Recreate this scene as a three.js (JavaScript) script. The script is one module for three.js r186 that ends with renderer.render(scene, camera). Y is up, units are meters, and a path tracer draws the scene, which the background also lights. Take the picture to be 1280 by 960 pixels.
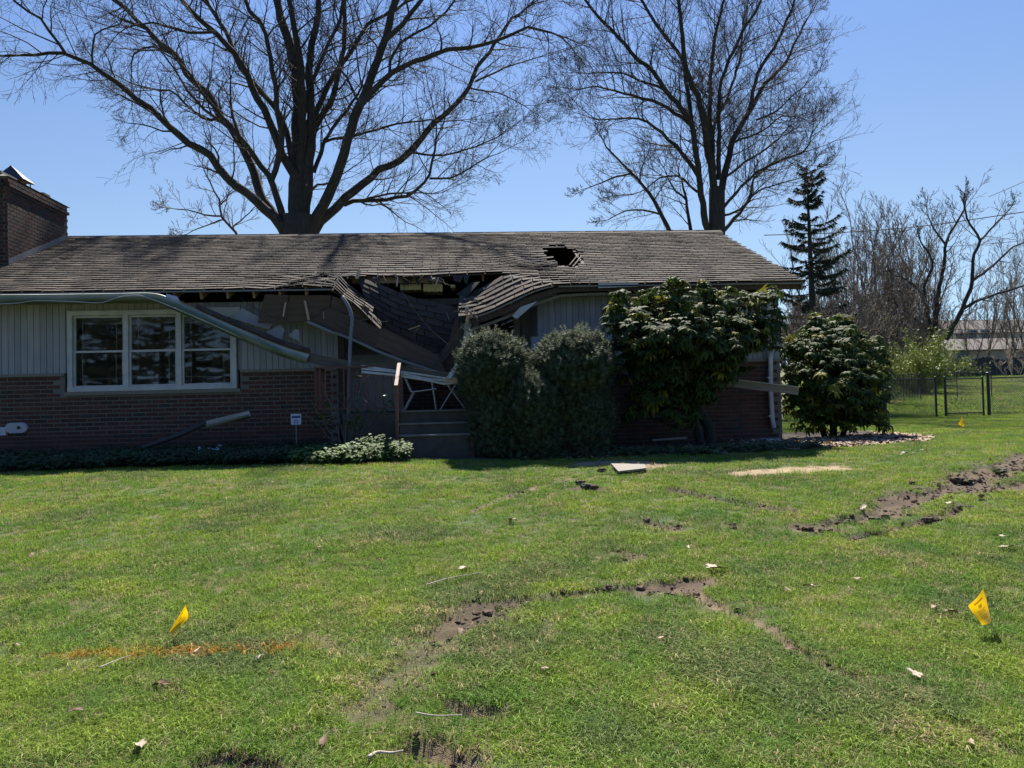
import * as THREE from 'three';
import { ImprovedNoise } from 'three/addons/math/ImprovedNoise.js';

// ---------------------------------------------------------------- camera, sky, sun, exposure
const scene = new THREE.Scene();
const FPX = 1020;                                           // focal length in pixels of the 1280 x 960 photograph
const camera = new THREE.PerspectiveCamera(2 * Math.atan(480 / FPX) * 180 / Math.PI, 4 / 3, 0.1, 900);
const EYE = new THREE.Vector3(0, 1.65, 0), RAD = Math.PI / 180;
camera.position.copy(EYE);
camera.rotation.order = 'YXZ';
camera.rotation.set(1.5 * RAD, -4 * RAD, -1.4 * RAD);
camera.updateMatrixWorld(true);
scene.add(camera);

const SUN_EL = 52 * RAD, SUN_AZ = 9 * RAD;                  // behind the house, slightly right of its axis
const SUN = new THREE.Vector3(Math.sin(SUN_AZ) * Math.cos(SUN_EL), Math.sin(SUN_EL), -Math.cos(SUN_AZ) * Math.cos(SUN_EL));
{
  const W = 1024, H = 512, data = new Float32Array(W * H * 4);
  for (let r = 0; r < H; r++) {
    const el = ((r + 0.5) / H - 0.5) * Math.PI, y = Math.sin(el);
    for (let c = 0; c < W; c++) {
      const az = ((c + 0.5) / W - 0.5) * 2 * Math.PI, x = Math.cos(az) * Math.cos(el), z = Math.sin(az) * Math.cos(el);
      const cs = x * SUN.x + y * SUN.y + z * SUN.z, e = Math.max(y, 0);
      const a = Math.exp(-e / 0.2) * (0.62 + 0.48 * Math.max(cs, 0));                        // pale air near the horizon
      const glow = 0.1 * Math.pow(Math.max(cs, 0), 40) + 0.055 * Math.pow(Math.max(cs, 0), 3), ray = (0.55 + 0.45 * cs * cs) / 0.82;
      const o = (r * W + c) * 4;
      data[o] = (0.026 + 0.41 * a) * ray + glow;
      data[o + 1] = (0.09 + 0.53 * a) * ray + glow;
      data[o + 2] = (0.30 + 0.40 * a) * ray + glow * 0.9;
      data[o + 3] = 1;
    }
  }
  const t = new THREE.DataTexture(data, W, H, THREE.RGBAFormat, THREE.FloatType);
  t.mapping = THREE.EquirectangularReflectionMapping;
  t.magFilter = t.minFilter = THREE.LinearFilter;
  t.wrapS = THREE.RepeatWrapping;
  t.needsUpdate = true;
  scene.background = t;
  scene.environment = t;
}
const sun = new THREE.DirectionalLight(new THREE.Color().setRGB(1, 0.94, 0.83), 5);
sun.position.copy(SUN).multiplyScalar(120);
sun.castShadow = true;
sun.shadow.mapSize.set(4096, 4096);
Object.assign(sun.shadow.camera, { left: -40, right: 40, top: 40, bottom: -40, near: 1, far: 300 });
scene.add(sun, sun.target);

const renderer = new THREE.WebGLRenderer({ antialias: true });
renderer.setSize(1024, 768);
renderer.toneMapping = THREE.LinearToneMapping;
renderer.toneMappingExposure = 2.2;
renderer.shadowMap.enabled = true;

// ---------------------------------------------------------------- helpers
const V = (x, y, z) => new THREE.Vector3(x, y, z);
const rgb = (r, g, b) => new THREE.Color().setRGB(r, g, b);
function seeded(s) { return () => { s = (s + 0x6d2b79f5) | 0; let t = Math.imul(s ^ (s >>> 15), 1 | s); t = (t + Math.imul(t ^ (t >>> 7), 61 | t)) ^ t; return ((t ^ (t >>> 14)) >>> 0) / 4294967296; }; }
const noiser = new ImprovedNoise();
const noise = (x, y = 0, z = 0) => noiser.noise(x + 11.3, y + 5.7, z + 3.1);
const fbm = (x, y, o = 4) => { let s = 0, a = 0.5; for (let i = 0; i < o; i++) { s += a * noise(x, y, i * 7.7); x *= 2.03; y *= 2.03; a *= 0.5; } return s; };
const { clamp, lerp, smoothstep } = THREE.MathUtils;
const ray = (px, py) => V((px - 640) / FPX, -(py - 480) / FPX, -1).applyQuaternion(camera.quaternion);
const atZ = (px, py, z) => { const d = ray(px, py); return EYE.clone().addScaledVector(d, (z - EYE.z) / d.z); };

class MB {                                                  // collects faces and builds ONE named mesh
  constructor() { this.p = []; this.u = []; this.c = []; this.i = []; this.n = 0; this.col = null; }
  v(a, s = 0, t = 0) { this.p.push(a.x, a.y, a.z); this.u.push(s, t); if (this.col) this.c.push(this.col.r, this.col.g, this.col.b); return this.n++; }
  tri(a, b, c) { const k = this.v(a, 0, 0); this.v(b, a.distanceTo(b), 0); this.v(c, 0, a.distanceTo(c)); this.i.push(k, k + 1, k + 2); }
  quad(a, b, c, d, s0 = 0, t0 = 0) {
    const w = a.distanceTo(b), h = a.distanceTo(d), k = this.v(a, s0, t0);
    this.v(b, s0 + w, t0); this.v(c, s0 + w, t0 + h); this.v(d, s0, t0 + h);
    this.i.push(k, k + 1, k + 2, k, k + 2, k + 3);
  }
  hexa(q, s0 = 0, t0 = 0) {                                 // q[0..3] one face anticlockwise seen from outside, q[4..7] the face behind it
    const [a, b, c, d, e, f, g, h] = q;
    this.quad(a, b, c, d, s0, t0); this.quad(f, e, h, g, s0, t0); this.quad(b, f, g, c, s0, t0); this.quad(e, a, d, h, s0, t0); this.quad(d, c, g, h, s0, t0); this.quad(e, f, b, a, s0, t0);
  }
  box(x0, x1, y0, y1, z0, z1) {
    if (x0 > x1) [x0, x1] = [x1, x0]; if (y0 > y1) [y0, y1] = [y1, y0]; if (z0 > z1) [z0, z1] = [z1, z0];
    this.hexa([V(x0, y0, z1), V(x1, y0, z1), V(x1, y1, z1), V(x0, y1, z1), V(x0, y0, z0), V(x1, y0, z0), V(x1, y1, z0), V(x0, y1, z0)], x0, y0);
    return this;
  }
  slab(a, b, c, d, th) {                                    // a quad given thickness behind it
    const n = b.clone().sub(a).cross(d.clone().sub(a)).normalize().multiplyScalar(-th);
    this.hexa([a, b, c, d, a.clone().add(n), b.clone().add(n), c.clone().add(n), d.clone().add(n)]);
    return this;
  }
  bar(a, b, w, h, up = V(0, 1, 0)) {                        // rectangular beam from a to b, w sideways, h along up
    const t = b.clone().sub(a).normalize(), s = t.clone().cross(up).normalize(), u = s.clone().cross(t).normalize();
    s.multiplyScalar(w / 2); u.multiplyScalar(h / 2);
    const q = (o, i, j) => o.clone().addScaledVector(s, i).addScaledVector(u, j);
    this.hexa([q(a, -1, -1), q(a, 1, -1), q(a, 1, 1), q(a, -1, 1), q(b, -1, -1), q(b, 1, -1), q(b, 1, 1), q(b, -1, 1)].map((x) => x));
    return this;
  }
  tube(pts, rad, sides = 6, cap = true) {
    const n = pts.length, R = (k) => (Array.isArray(rad) ? rad[Math.min(k, rad.length - 1)] : rad);
    let s = null, len = 0; const first = this.n, t = V(0, 0, 0), u = V(0, 0, 0), w = V(0, 0, 0);
    for (let k = 0; k < n; k++) {
      t.subVectors(pts[Math.min(k + 1, n - 1)], pts[Math.max(k - 1, 0)]).normalize();
      if (!s) s = Math.abs(t.y) < 0.9 ? V(-t.z, 0, t.x).normalize() : V(1, 0, 0);
      s.addScaledVector(t, -s.dot(t));
      if (s.lengthSq() < 1e-8) s.set(t.y, -t.x, 0.1).addScaledVector(t, -t.y * t.x);
      s.normalize(); u.crossVectors(t, s);
      if (k) len += pts[k].distanceTo(pts[k - 1]);
      const r = R(k);
      for (let j = 0; j < sides; j++) {
        const a = (j / sides) * Math.PI * 2;
        w.copy(pts[k]).addScaledVector(s, Math.cos(a) * r).addScaledVector(u, Math.sin(a) * r);
        this.v(w, (j <= sides / 2 ? j : sides - j) * (2 * Math.PI * r / sides), len);
        if (k) { const A = first + (k - 1) * sides, B = first + k * sides, j1 = (j + 1) % sides; this.i.push(A + j, A + j1, B + j1, A + j, B + j1, B + j); }
      }
    }
    if (cap && sides > 3) for (const [o, f] of [[0, 1], [(n - 1) * sides, 0]]) for (let j = 1; j < sides - 1; j++) this.i.push(first + o, first + o + (f ? j + 1 : j), first + o + (f ? j : j + 1));
    return this;
  }
  sweep(profile, path, ups, closed = false) {               // profile [[side, up]...] along a path
    const first = this.n, m = profile.length; let len = 0;
    path.forEach((p, k) => {
      const t = path[Math.min(k + 1, path.length - 1)].clone().sub(path[Math.max(k - 1, 0)]).normalize(), s = t.clone().cross(ups[k] ?? ups[0]).normalize(), u = s.clone().cross(t);
      if (k) len += p.distanceTo(path[k - 1]);
      profile.forEach(([a, b], j) => this.v(p.clone().addScaledVector(s, a).addScaledVector(u, b), j * 0.05, len));
      if (k) for (let j = 0; j < (closed ? m : m - 1); j++) { const A = first + (k - 1) * m, B = first + k * m, j1 = (j + 1) % m; this.i.push(A + j, A + j1, B + j1, A + j, B + j1, B + j); }
    });
    return this;
  }
  geometry() {
    const g = new THREE.BufferGeometry();
    g.setAttribute('position', new THREE.BufferAttribute(Float32Array.from(this.p), 3));
    g.setAttribute('uv', new THREE.BufferAttribute(Float32Array.from(this.u), 2));
    if (this.c.length) g.setAttribute('color', new THREE.BufferAttribute(Float32Array.from(this.c), 3));
    g.setIndex(new THREE.BufferAttribute(Uint32Array.from(this.i), 1));
    g.computeVertexNormals();
    return g;
  }
  build(name, material, parent, kind) {                     // faces are given in world coordinates
    const m = new THREE.Mesh(this.geometry(), material);
    m.name = name;
    if (kind) m.userData.kind = kind;
    if (parent) place(m, parent);
    return m;
  }
}
function place(m, parent) { parent.add(m); if (parent.isGroup) m.position.sub(parent.position); return m; }
const used = {};
function numbered(name) { used[name] = (used[name] ?? -1) + 1; return used[name] ? name + '_' + String(used[name]).padStart(3, '0') : name; }
function thing(name, label, category, at = V(0, 0, 0), group) {
  const g = new THREE.Group();
  g.name = numbered(name); g.position.copy(at); g.userData = { label, category };
  if (group) g.userData.group = group;
  scene.add(g);
  return g;
}
function single(mb, name, mat, label, category, at, group) { // a thing that is one mesh
  const m = mb.build(numbered(name), mat);
  if (at) { m.geometry.translate(-at.x, -at.y, -at.z); m.position.copy(at); }
  m.userData = { label, category };
  if (group) m.userData.group = group;
  scene.add(m);
  return m;
}
function structure(mb, name, mat, kind = 'structure') { const m = mb.build(name, mat); m.userData.kind = kind; scene.add(m); return m; }

// ---------------------------------------------------------------- textures and materials
function makeTex(n, f, srgb = false, rep = 1) {
  const d = new Uint8Array(n * n * 4);
  for (let y = 0; y < n; y++) for (let x = 0; x < n; x++) {
    const c = f(x / n, y / n), o = (y * n + x) * 4;
    for (let k = 0; k < 3; k++) d[o + k] = clamp((Array.isArray(c) ? c[k] : c) * 255, 0, 255);
    d[o + 3] = 255;
  }
  const t = new THREE.DataTexture(d, n, n);
  t.wrapS = t.wrapT = THREE.RepeatWrapping; t.magFilter = t.minFilter = THREE.LinearFilter; t.needsUpdate = true;
  t.repeat.set(rep, rep);
  return t;
}
const again = (t, rx, ry = rx) => { const c = t.clone(); c.repeat.set(rx, ry); c.needsUpdate = true; return c; };
const tile = (f) => (x, y) => { const w = smoothstep(x, 0.8, 1), h = smoothstep(y, 0.8, 1); return lerp(lerp(f(x, y), f(x - 1, y), w), lerp(f(x, y - 1), f(x - 1, y - 1), w), h); };
const tr = seeded(7);
const T = {
  grain: makeTex(256, tile((x, y) => 0.78 + 0.22 * fbm(x * 12, y * 12, 4) + 0.25 * (tr() - 0.5))),
  blotch: makeTex(256, tile((x, y) => 0.8 + 0.42 * fbm(x * 5 + 3, y * 5, 5) + 0.06 * (tr() - 0.5))),
  wood: makeTex(256, tile((x, y) => 0.76 + 0.22 * fbm(x * 3, y * 40, 4) + 0.18 * Math.sin(y * 62 + 5 * fbm(x * 2, y * 4, 3)) * 0.5 + 0.08 * (tr() - 0.5))),
  bark: makeTex(256, tile((x, y) => { const f = Math.abs(fbm(x * 14, y * 3, 4)); return 0.42 + 0.9 * Math.min(f * 2.2, 0.62) + 0.1 * (tr() - 0.5); })),
  streak: makeTex(256, tile((x, y) => 0.86 + 0.2 * fbm(x * 26, y * 2.2, 4) + 0.16 * fbm(x * 4, y * 4 + 9, 4) + 0.03 * (tr() - 0.5))),
  granule: makeTex(256, tile((x, y) => 0.66 + 0.3 * fbm(x * 9, y * 9, 3) + 0.55 * (tr() - 0.5))),
};
const std = (c, rough, map, o = {}) => new THREE.MeshStandardMaterial({ color: c, roughness: rough, map: map ?? null, side: THREE.DoubleSide, ...o });
const M = {
  mortar: std(rgb(0.2, 0.178, 0.15), 0.95, again(T.grain, 3)),
  bricks: [[0.112, 0.043, 0.029], [0.09, 0.036, 0.026], [0.13, 0.051, 0.034], [0.07, 0.035, 0.028], [0.1, 0.048, 0.035], [0.054, 0.04, 0.036]].map((c) => std(rgb(...c), 0.9, again(T.grain, 4), { bumpMap: again(T.grain, 4), bumpScale: 0.003 })),
  brickMix: std(rgb(1, 1, 1), 0.9, again(T.grain, 4), { vertexColors: true, bumpMap: again(T.grain, 4), bumpScale: 0.003 }),
  stone: std(rgb(0.26, 0.225, 0.18), 0.9, again(T.grain, 2)),
  siding: [[0.3, 0.305, 0.325], [0.275, 0.28, 0.298], [0.325, 0.33, 0.345]].map((c) => std(rgb(...c), 0.6, again(T.streak, 1.4, 0.6))),
  vinyl: std(rgb(0.53, 0.53, 0.525), 0.42, again(T.blotch, 0.7)),
  cream: std(rgb(0.46, 0.44, 0.38), 0.6, again(T.blotch, 0.7)),
  aluminium: std(rgb(0.46, 0.46, 0.45), 0.45, again(T.streak, 0.9), { metalness: 0.1 }),
  algae: std(rgb(1, 1, 1), 0.55, again(T.streak, 0.6, 2), { vertexColors: true }),
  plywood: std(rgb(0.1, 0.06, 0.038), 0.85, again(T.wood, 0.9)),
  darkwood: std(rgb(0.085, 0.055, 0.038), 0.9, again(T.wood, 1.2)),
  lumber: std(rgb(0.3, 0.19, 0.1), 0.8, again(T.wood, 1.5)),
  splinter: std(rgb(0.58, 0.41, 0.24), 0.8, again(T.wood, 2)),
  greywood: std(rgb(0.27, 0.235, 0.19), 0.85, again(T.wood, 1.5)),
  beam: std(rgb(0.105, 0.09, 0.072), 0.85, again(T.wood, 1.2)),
  insulation: std(rgb(0.7, 0.58, 0.25), 1, again(T.granule, 4), { bumpMap: again(T.blotch, 3), bumpScale: 0.02 }),
  felt: std(rgb(0.035, 0.034, 0.035), 0.95, again(T.grain, 2)),
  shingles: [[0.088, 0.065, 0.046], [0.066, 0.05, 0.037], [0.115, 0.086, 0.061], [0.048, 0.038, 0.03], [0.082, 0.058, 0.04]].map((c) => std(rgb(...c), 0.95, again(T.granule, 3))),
  shingleMix: std(rgb(1, 1, 1), 0.95, again(T.granule, 3), { vertexColors: true }),
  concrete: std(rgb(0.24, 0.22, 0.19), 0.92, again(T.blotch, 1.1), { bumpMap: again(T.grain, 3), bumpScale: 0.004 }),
  shadedStep: std(rgb(0.1, 0.086, 0.068), 0.92, again(T.blotch, 1.1), { bumpMap: again(T.grain, 3), bumpScale: 0.004 }),  // darker copy of the concrete, shade put into the colour
  iron: std(rgb(0.16, 0.055, 0.04), 0.65, again(T.grain, 6)),
  blackMetal: std(rgb(0.012, 0.013, 0.014), 0.45, null),
  steel: std(rgb(0.5, 0.51, 0.52), 0.35, again(T.grain, 5), { metalness: 0.6 }),
  grey: std(rgb(0.17, 0.17, 0.175), 0.5, again(T.streak, 2)),
  plaster: std(rgb(0.36, 0.34, 0.31), 0.95, null),
  glass: new THREE.MeshPhysicalMaterial({ color: rgb(0.86, 0.9, 0.9), roughness: 0.02, transmission: 1, thickness: 0, ior: 1.52, side: THREE.DoubleSide }),
  bark: std(rgb(0.062, 0.052, 0.044), 0.95, again(T.bark, 1.4, 0.7), { bumpMap: again(T.bark, 1.4, 0.7), bumpScale: 0.03 }),
  twig: std(rgb(0.055, 0.043, 0.035), 0.9, null),
  greyBark: std(rgb(0.13, 0.108, 0.092), 0.95, again(T.bark, 2, 1)),
  greyTwig: std(rgb(0.145, 0.115, 0.095), 0.9, null),
};
// ---------------------------------------------------------------- terrain
const ramp = (d) => { const t = 0.088 * d; return d < 0 ? 0.02 * d : t < 0.8 ? t : 0.8 + 0.17 * (1 - Math.exp(-(t - 0.8) / 0.17)); };
function slope(x, z) {                                      // the lie of the land without ruts
  const d = -z;
  let y = ramp(d);
  if (d > 25) y += 0.058 * Math.min(d - 25, 90) * smoothstep(d, 25, 31) + (d > 115 ? 0.02 * (d - 115) : 0);
  return y + 0.03 * noise(x * 0.35, z * 0.35) * smoothstep(d, 1, 4) * (1 - smoothstep(d, 11, 12.5) * (1 - smoothstep(d, 18, 26)));
}
function onGround(px, py) {
  const d = ray(px, py), p = EYE.clone();
  let t = 1.2;
  for (let k = 0; k < 4000; k++) { p.copy(EYE).addScaledVector(d, t); if (p.y < slope(p.x, p.z)) break; t += 0.01 + t * 0.0015; }
  p.y = slope(p.x, p.z);
  return p;
}
// bare earth: lines [pixels, half width m, depth m, raggedness, tone]; tone 0 dark wet clay, 1 pale dry soil, 2 sand
const marks = [];
const line = (px, w, depth, tone, rag = 1, most = 1) => {
  const q = px.map(([x, y]) => onGround(x, y));
  for (let k = 0; k + 1 < q.length; k++) marks.push({ a: q[k], b: q[k + 1], w: Array.isArray(w) ? lerp(w[0], w[1], k / (q.length - 1)) : w, depth, tone, rag, most });
};
line([[588, 778], [610, 768], [640, 756], [700, 746], [760, 739], [812, 735], [852, 728]], [0.075, 0.035], 0.022, 0.15, 1.4);
line([[560, 790], [600, 768], [625, 760]], 0.16, 0.03, 0.2, 2.2, 0.8);
line([[470, 880], [520, 838], [556, 800]], 0.15, 0.015, 0.25, 2.6, 0.5);
line([[800, 738], [850, 735], [880, 728]], 0.11, 0.03, 0.5, 1.6);
line([[860, 738], [900, 760], [960, 785], [1000, 815], [1060, 845], [1130, 875], [1200, 910], [1270, 948]], [0.045, 0.02], 0.03, 0.95, 1.2);
line([[838, 612], [880, 622], [920, 630], [955, 635], [990, 640]], 0.085, 0.04, 0.1);
line([[1045, 655], [1080, 648], [1105, 640], [1130, 632], [1180, 614], [1230, 599], [1290, 578]], [0.11, 0.22], 0.05, 0.4, 1.9, 0.9);
line([[1120, 625], [1165, 618], [1215, 608]], 0.16, 0.02, 0.3, 1.8);
line([[1200, 602], [1240, 593], [1290, 571]], 0.24, 0.035, 0.35, 1.8, 0.9);
line([[1215, 614], [1250, 610], [1290, 606]], 0.16, 0.03, 0.5, 1.7);
line([[1064, 673], [1100, 668], [1150, 655], [1178, 646], [1206, 634]], 0.06, 0.04, 0.05, 1.4);
line([[1002, 661], [1035, 663]], 0.13, 0.03, 0.6);
line([[590, 640], [640, 620], [690, 605], [722, 598]], 0.03, 0.01, 0.8, 1.6);
line([[722, 612], [748, 612]], 0.1, 0.0, 0.1);
line([[815, 656], [845, 662]], 0.1, 0.01, 0.35, 1.8);
line([[905, 658], [920, 660]], 0.06, 0.01, 0.3);
line([[770, 690], [800, 700]], 0.06, 0.01, 0.4, 1.8);
line([[735, 580], [770, 578], [812, 582]], 0.26, 0.0, 1.5, 1.5, 0.9);
line([[945, 590], [1000, 588], [1050, 585]], 0.2, -0.01, 2, 1.9, 0.85);
line([[925, 592], [960, 591]], 0.14, 0, 1.7, 1.4);
line([[560, 884], [590, 888], [632, 893]], 0.05, 0.07, 0.8, 0.9);
line([[520, 936], [555, 944], [575, 962]], 0.085, 0.06, 0.6, 1.2);
line([[255, 958], [300, 952], [335, 960]], 0.06, 0.05, 0.5, 1.3);
line([[1130, 700], [1170, 715]], 0.05, 0.0, 0.8, 2.5, 0.4);
line([[1230, 735], [1280, 742]], 0.06, 0.0, 0.9, 2.5, 0.4);
line([[200, 850], [225, 862]], 0.05, 0.0, 0.8, 2.5, 0.35);
line([[390, 800], [440, 830]], 0.05, 0.0, 0.7, 2.6, 0.35);
line([[520, 570], [560, 571], [640, 572], [720, 573]], 0.14, 0, 1.1, 1.2);
const paintA = onGround(75, 822), paintM = onGround(215, 817), paintB = onGround(415, 812);
function segDist(x, z, a, b) {
  const dx = b.x - a.x, dz = b.z - a.z, t = clamp(((x - a.x) * dx + (z - a.z) * dz) / (dx * dx + dz * dz), 0, 1);
  return Math.hypot(x - a.x - dx * t, z - a.z - dz * t);
}
function bare(x, z) {                                       // { amount, drop, tone }
  let amount = 0, drop = 0, tone = 0.4, rough = 0;
  if (z < -2 && z > -17.5) {
    for (const m of marks) {
      if (x < Math.min(m.a.x, m.b.x) - 1 || x > Math.max(m.a.x, m.b.x) + 1 || z < Math.min(m.a.z, m.b.z) - 1 || z > Math.max(m.a.z, m.b.z) + 1) continue;
      const s = segDist(x, z, m.a, m.b), w = m.w * (1 + m.rag * 0.75 * (fbm(x * 3.1 + m.tone, z * 3.1, 3) + 0.6 * fbm(x * 11, z * 11, 2)));
      const q = m.most * (1 - smoothstep(s, w * 0.72, w * 1.15 + 0.02)) * (m.tone < 1 ? smoothstep(fbm(x * 4.3 + 7, z * 5.1, 3), -0.5, -0.22) : 1);
      if (q > amount) { amount = q; tone = m.tone; }
      drop = Math.max(drop, m.depth * q);
      rough = Math.max(rough, m.tone < 1 ? 1 - smoothstep(s, w, w * 2.2) : 0);
    }
  }
  return { amount, drop, tone, rough };
}
const bedEdge = (x) => {                                    // front edge (z) of the planting bed along the house
  const e = [[-14, -11.3], [-6, -11.35], [-4.2, -11.5], [-2.2, -11.5], [-1, -11.45], [0.2, -11.3], [1.2, -11.0], [2, -10.95], [3.6, -11.0], [4.6, -11.3], [5.6, -11.55], [6.4, -11.7], [7.4, -12.3], [8.0, -13.2], [8.2, -14.6], [8.2, -30]];
  for (let k = 0; k + 1 < e.length; k++) if (x < e[k + 1][0]) return lerp(e[k][1], e[k + 1][1], clamp((x - e[k][0]) / (e[k + 1][0] - e[k][0]), 0, 1)) + 0.12 * noise(x * 2.2, 4) + 0.05 * noise(x * 8, 2);
  return -99;
};
const inBed = (x, z) => x < 8.25 && z < bedEdge(x) && z > -16;
function ground(x, z, b) {
  b = b ?? bare(x, z);
  let y = slope(x, z) - b.drop;
  if (b.rough > 0) y += b.rough * (0.055 * Math.max(0, fbm(x * 8, z * 8, 3) + 0.1) + 0.014 * noise(x * 21, z * 21)) * (b.tone < 1 ? 1 : 0.2);
  return y;
}
{
  const xs = [], zs = [];
  const grow = (out, from, to, step, rate) => { let x = from, s = step; const dir = Math.sign(to - from); while ((to - x) * dir > 0) { out.push(x); x += s * dir; s *= rate; } out.push(to); };
  for (let x = -8.5; x < 10.5; x += 0.055) xs.push(x);
  const l = [], r = []; grow(l, -8.56, -420, 0.08, 1.12); grow(r, 10.52, 420, 0.07, 1.1);
  const X = [...l.reverse(), ...xs, ...r];
  for (let z = -2.2; z > -13.6; z -= 0.05) zs.push(z);
  const n = [], f = []; grow(n, -2.14, 120, 0.08, 1.15); grow(f, -13.65, -460, 0.07, 1.06);
  const Z = [...n.reverse(), ...zs, ...f];
  const mb = new MB(), grassSoil = [0.125, 0.135, 0.045], nx = X.length, pos = V(0, 0, 0);
  const tones = [[0.075, 0.047, 0.029], [0.27, 0.185, 0.115], [0.56, 0.41, 0.245]];
  for (const z of Z) for (const x of X) {
    const b = bare(x, z), t = clamp(b.tone, 0, 1.999), k = Math.floor(t), c = tones[k].map((q, j) => lerp(q, tones[k + 1][j], t - k));
    const wet = 0.85 + 0.5 * fbm(x * 5, z * 5, 3);
    const g = grassSoil.map((q, j) => q * (1 + 0.5 * fbm(x * 0.9, z * 0.9, 3)) * (j === 0 ? 1 + 0.5 * noise(x * 1.3, z * 1.3) : 1));
        let o = c.map((q, j) => lerp(g[j], q * wet, b.amount));
    if (inBed(x, z)) o = [0.085, 0.062, 0.045].map((q) => q * (0.8 + 0.6 * fbm(x * 4, z * 4, 3)));
    mb.col = rgb(Math.max(o[0], 0.01), Math.max(o[1], 0.01), Math.max(o[2], 0.005));
    pos.set(x, ground(x, z, b), z);
    mb.v(pos, x, z);
  }
  for (let j = 0; j + 1 < Z.length; j++) for (let k = 0; k + 1 < nx; k++) { const a = j * nx + k, b = a + nx; mb.i.push(a, b + 1, b, a, a + 1, b + 1); }
  // rows run from near (+z) to far (-z)
  structure(mb, 'ground', std(rgb(1.25, 1.25, 1.25), 1, again(T.granule, 1.7), { vertexColors: true, bumpMap: again(T.granule, 2.3), bumpScale: 0.012 }));
  console.log('ground', nx, Z.length);
}

// ---------------------------------------------------------------- grass
{
  const R = seeded(21);
  const leaf = new THREE.MeshPhysicalMaterial({ color: rgb(1, 1, 1), roughness: 0.85, transmission: 0.5, thickness: 0, side: THREE.DoubleSide, specularIntensity: 0.12 });
  function clump(n, spread, h, w) {
    const mb = new MB();
    for (let k = 0; k < n; k++) {
      const a = R() * 6.283, rr = spread * Math.sqrt(R()), o = V(Math.cos(a) * rr, -0.008, Math.sin(a) * rr), b = R() * 6.283, lean = 0.25 + 1.15 * R(), H = h * (0.55 + 0.6 * R());
      const out = V(Math.cos(b), 0, Math.sin(b)), s = V(-out.z, 0, out.x).multiplyScalar(w * (0.7 + 0.6 * R()));
      const m = o.clone().addScaledVector(out, H * lean * 0.3).add(V(0, H * 0.6, 0)), t = o.clone().addScaledVector(out, H * lean).add(V(0, H * Math.max(0.3, 1 - 0.42 * lean), 0));
      const k0 = mb.v(o.clone().sub(s)); mb.v(o.clone().add(s)); mb.v(m.clone().add(s.clone().multiplyScalar(0.8))); mb.v(m.clone().sub(s.clone().multiplyScalar(0.8))); mb.v(t);
      mb.i.push(k0, k0 + 1, k0 + 2, k0, k0 + 2, k0 + 3, k0 + 3, k0 + 2, k0 + 4);
    }
    return mb.geometry();
  }
  const kinds = [clump(17, 0.045, 0.046, 0.0014), clump(16, 0.05, 0.04, 0.0015), clump(15, 0.045, 0.056, 0.0014), clump(12, 0.09, 0.06, 0.004), clump(12, 0.22, 0.13, 0.012)];
  const lists = kinds.map(() => []);
  const right = V(1, 0, 0).applyQuaternion(camera.quaternion);
  const add = (x, z, scale, kind) => {
    if (z < -13.45 && z > -21.4 && x > -13 && x < 5.6) return;
    const far = -z > 25;
    if (!far && inBed(x, z)) return;
    if (x > -1.1 && x < 0.6 && z < -11.75) return;
    const b = bare(x, z);
    if (R() < b.amount * 1.05 + b.rough * 0.25) return;
    const p1 = fbm(x * 0.42, z * 0.42, 3), p2 = fbm(x * 1.7 + 9, z * 1.7, 3), p3 = fbm(x * 0.9 - 20, z * 0.9 + 4, 4), thin = fbm(x * 2.3 + 31, z * 2.3, 3);
    if (!far && R() < smoothstep(thin, 0.12, 0.42) * 0.6) return;
    let r = 0.195 + 0.12 * p1 + 0.22 * p2, g = 0.3 + 0.1 * p1 + 0.18 * p2, bl = 0.036 + 0.02 * p1;
    const dull = smoothstep(p3, 0.02, 0.3);                 // greyer, bluer patches of coarse grass
    r = lerp(r, 0.14, dull * 0.7); g = lerp(g, 0.19, dull * 0.7); bl = lerp(bl, 0.07, dull * 0.7);
    const dry = R();
    if (dry < 0.09 + 0.2 * smoothstep(p2, 0.1, 0.35) + b.amount * 0.4) { r = 0.44; g = 0.35; bl = 0.19; }
    const v = 0.72 + 0.55 * R();
    r *= v; g *= v; bl *= v;
    const s = Math.min(segDist(x, z, paintA, paintM), segDist(x, z, paintM, paintB));
    if (s < 0.04 + 0.03 * noise(x * 9, z * 9) && R() < 0.6 + 0.9 * noise(x * 5, z * 7)) { r = 0.55; g = 0.27; bl = 0.035; }
    lists[kind].push(x, ground(x, z, b), z, scale * (0.7 + 0.6 * R()) * (1 + 0.55 * p3 + 0.4 * p2), R() * 6.283, r, g, bl);
  };
  const dens = [[2.3, 4.2, 1900], [4.2, 6.5, 1250], [6.5, 9, 800], [9, 13.4, 520]];
  for (const [d0, d1, n] of dens) {
    const w = (d) => [-0.72 * d - 0.4, 0.82 * d + 0.4], area = (d1 - d0) * 0.77 * (d0 + d1) + 0.8 * (d1 - d0), count = Math.round(area * n);
    for (let k = 0; k < count; k++) {
      const d = Math.sqrt(lerp(d0 * d0, d1 * d1, R())), [a, b] = w(d), x = lerp(a, b, R());
      add(x, -d, 1, d > 9 ? Math.floor(R() * 2.99) : Math.floor(R() * 2.99));
    }
  }
  for (let k = 0; k < 900; k++) { const d = 2.6 + 9 * Math.sqrt(R()), x = lerp(-0.7 * d, 0.8 * d, R()); if (fbm(x * 1.1 + 5, -d * 1.1, 3) > 0.02) add(x, -d, 0.62, 3); }
  for (let k = 0; k < 42000; k++) { const d = 13.4 + 12 * R(), x = lerp(5.6, 0.82 * d + 1, R()); add(x, -d, 1, 3); }
  for (let k = 0; k < 30000; k++) { const d = 25 + 50 * R() * R(), x = lerp(0.42 * d, 0.82 * d + 1, R()); add(x, -d, 1, 4); }
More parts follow.
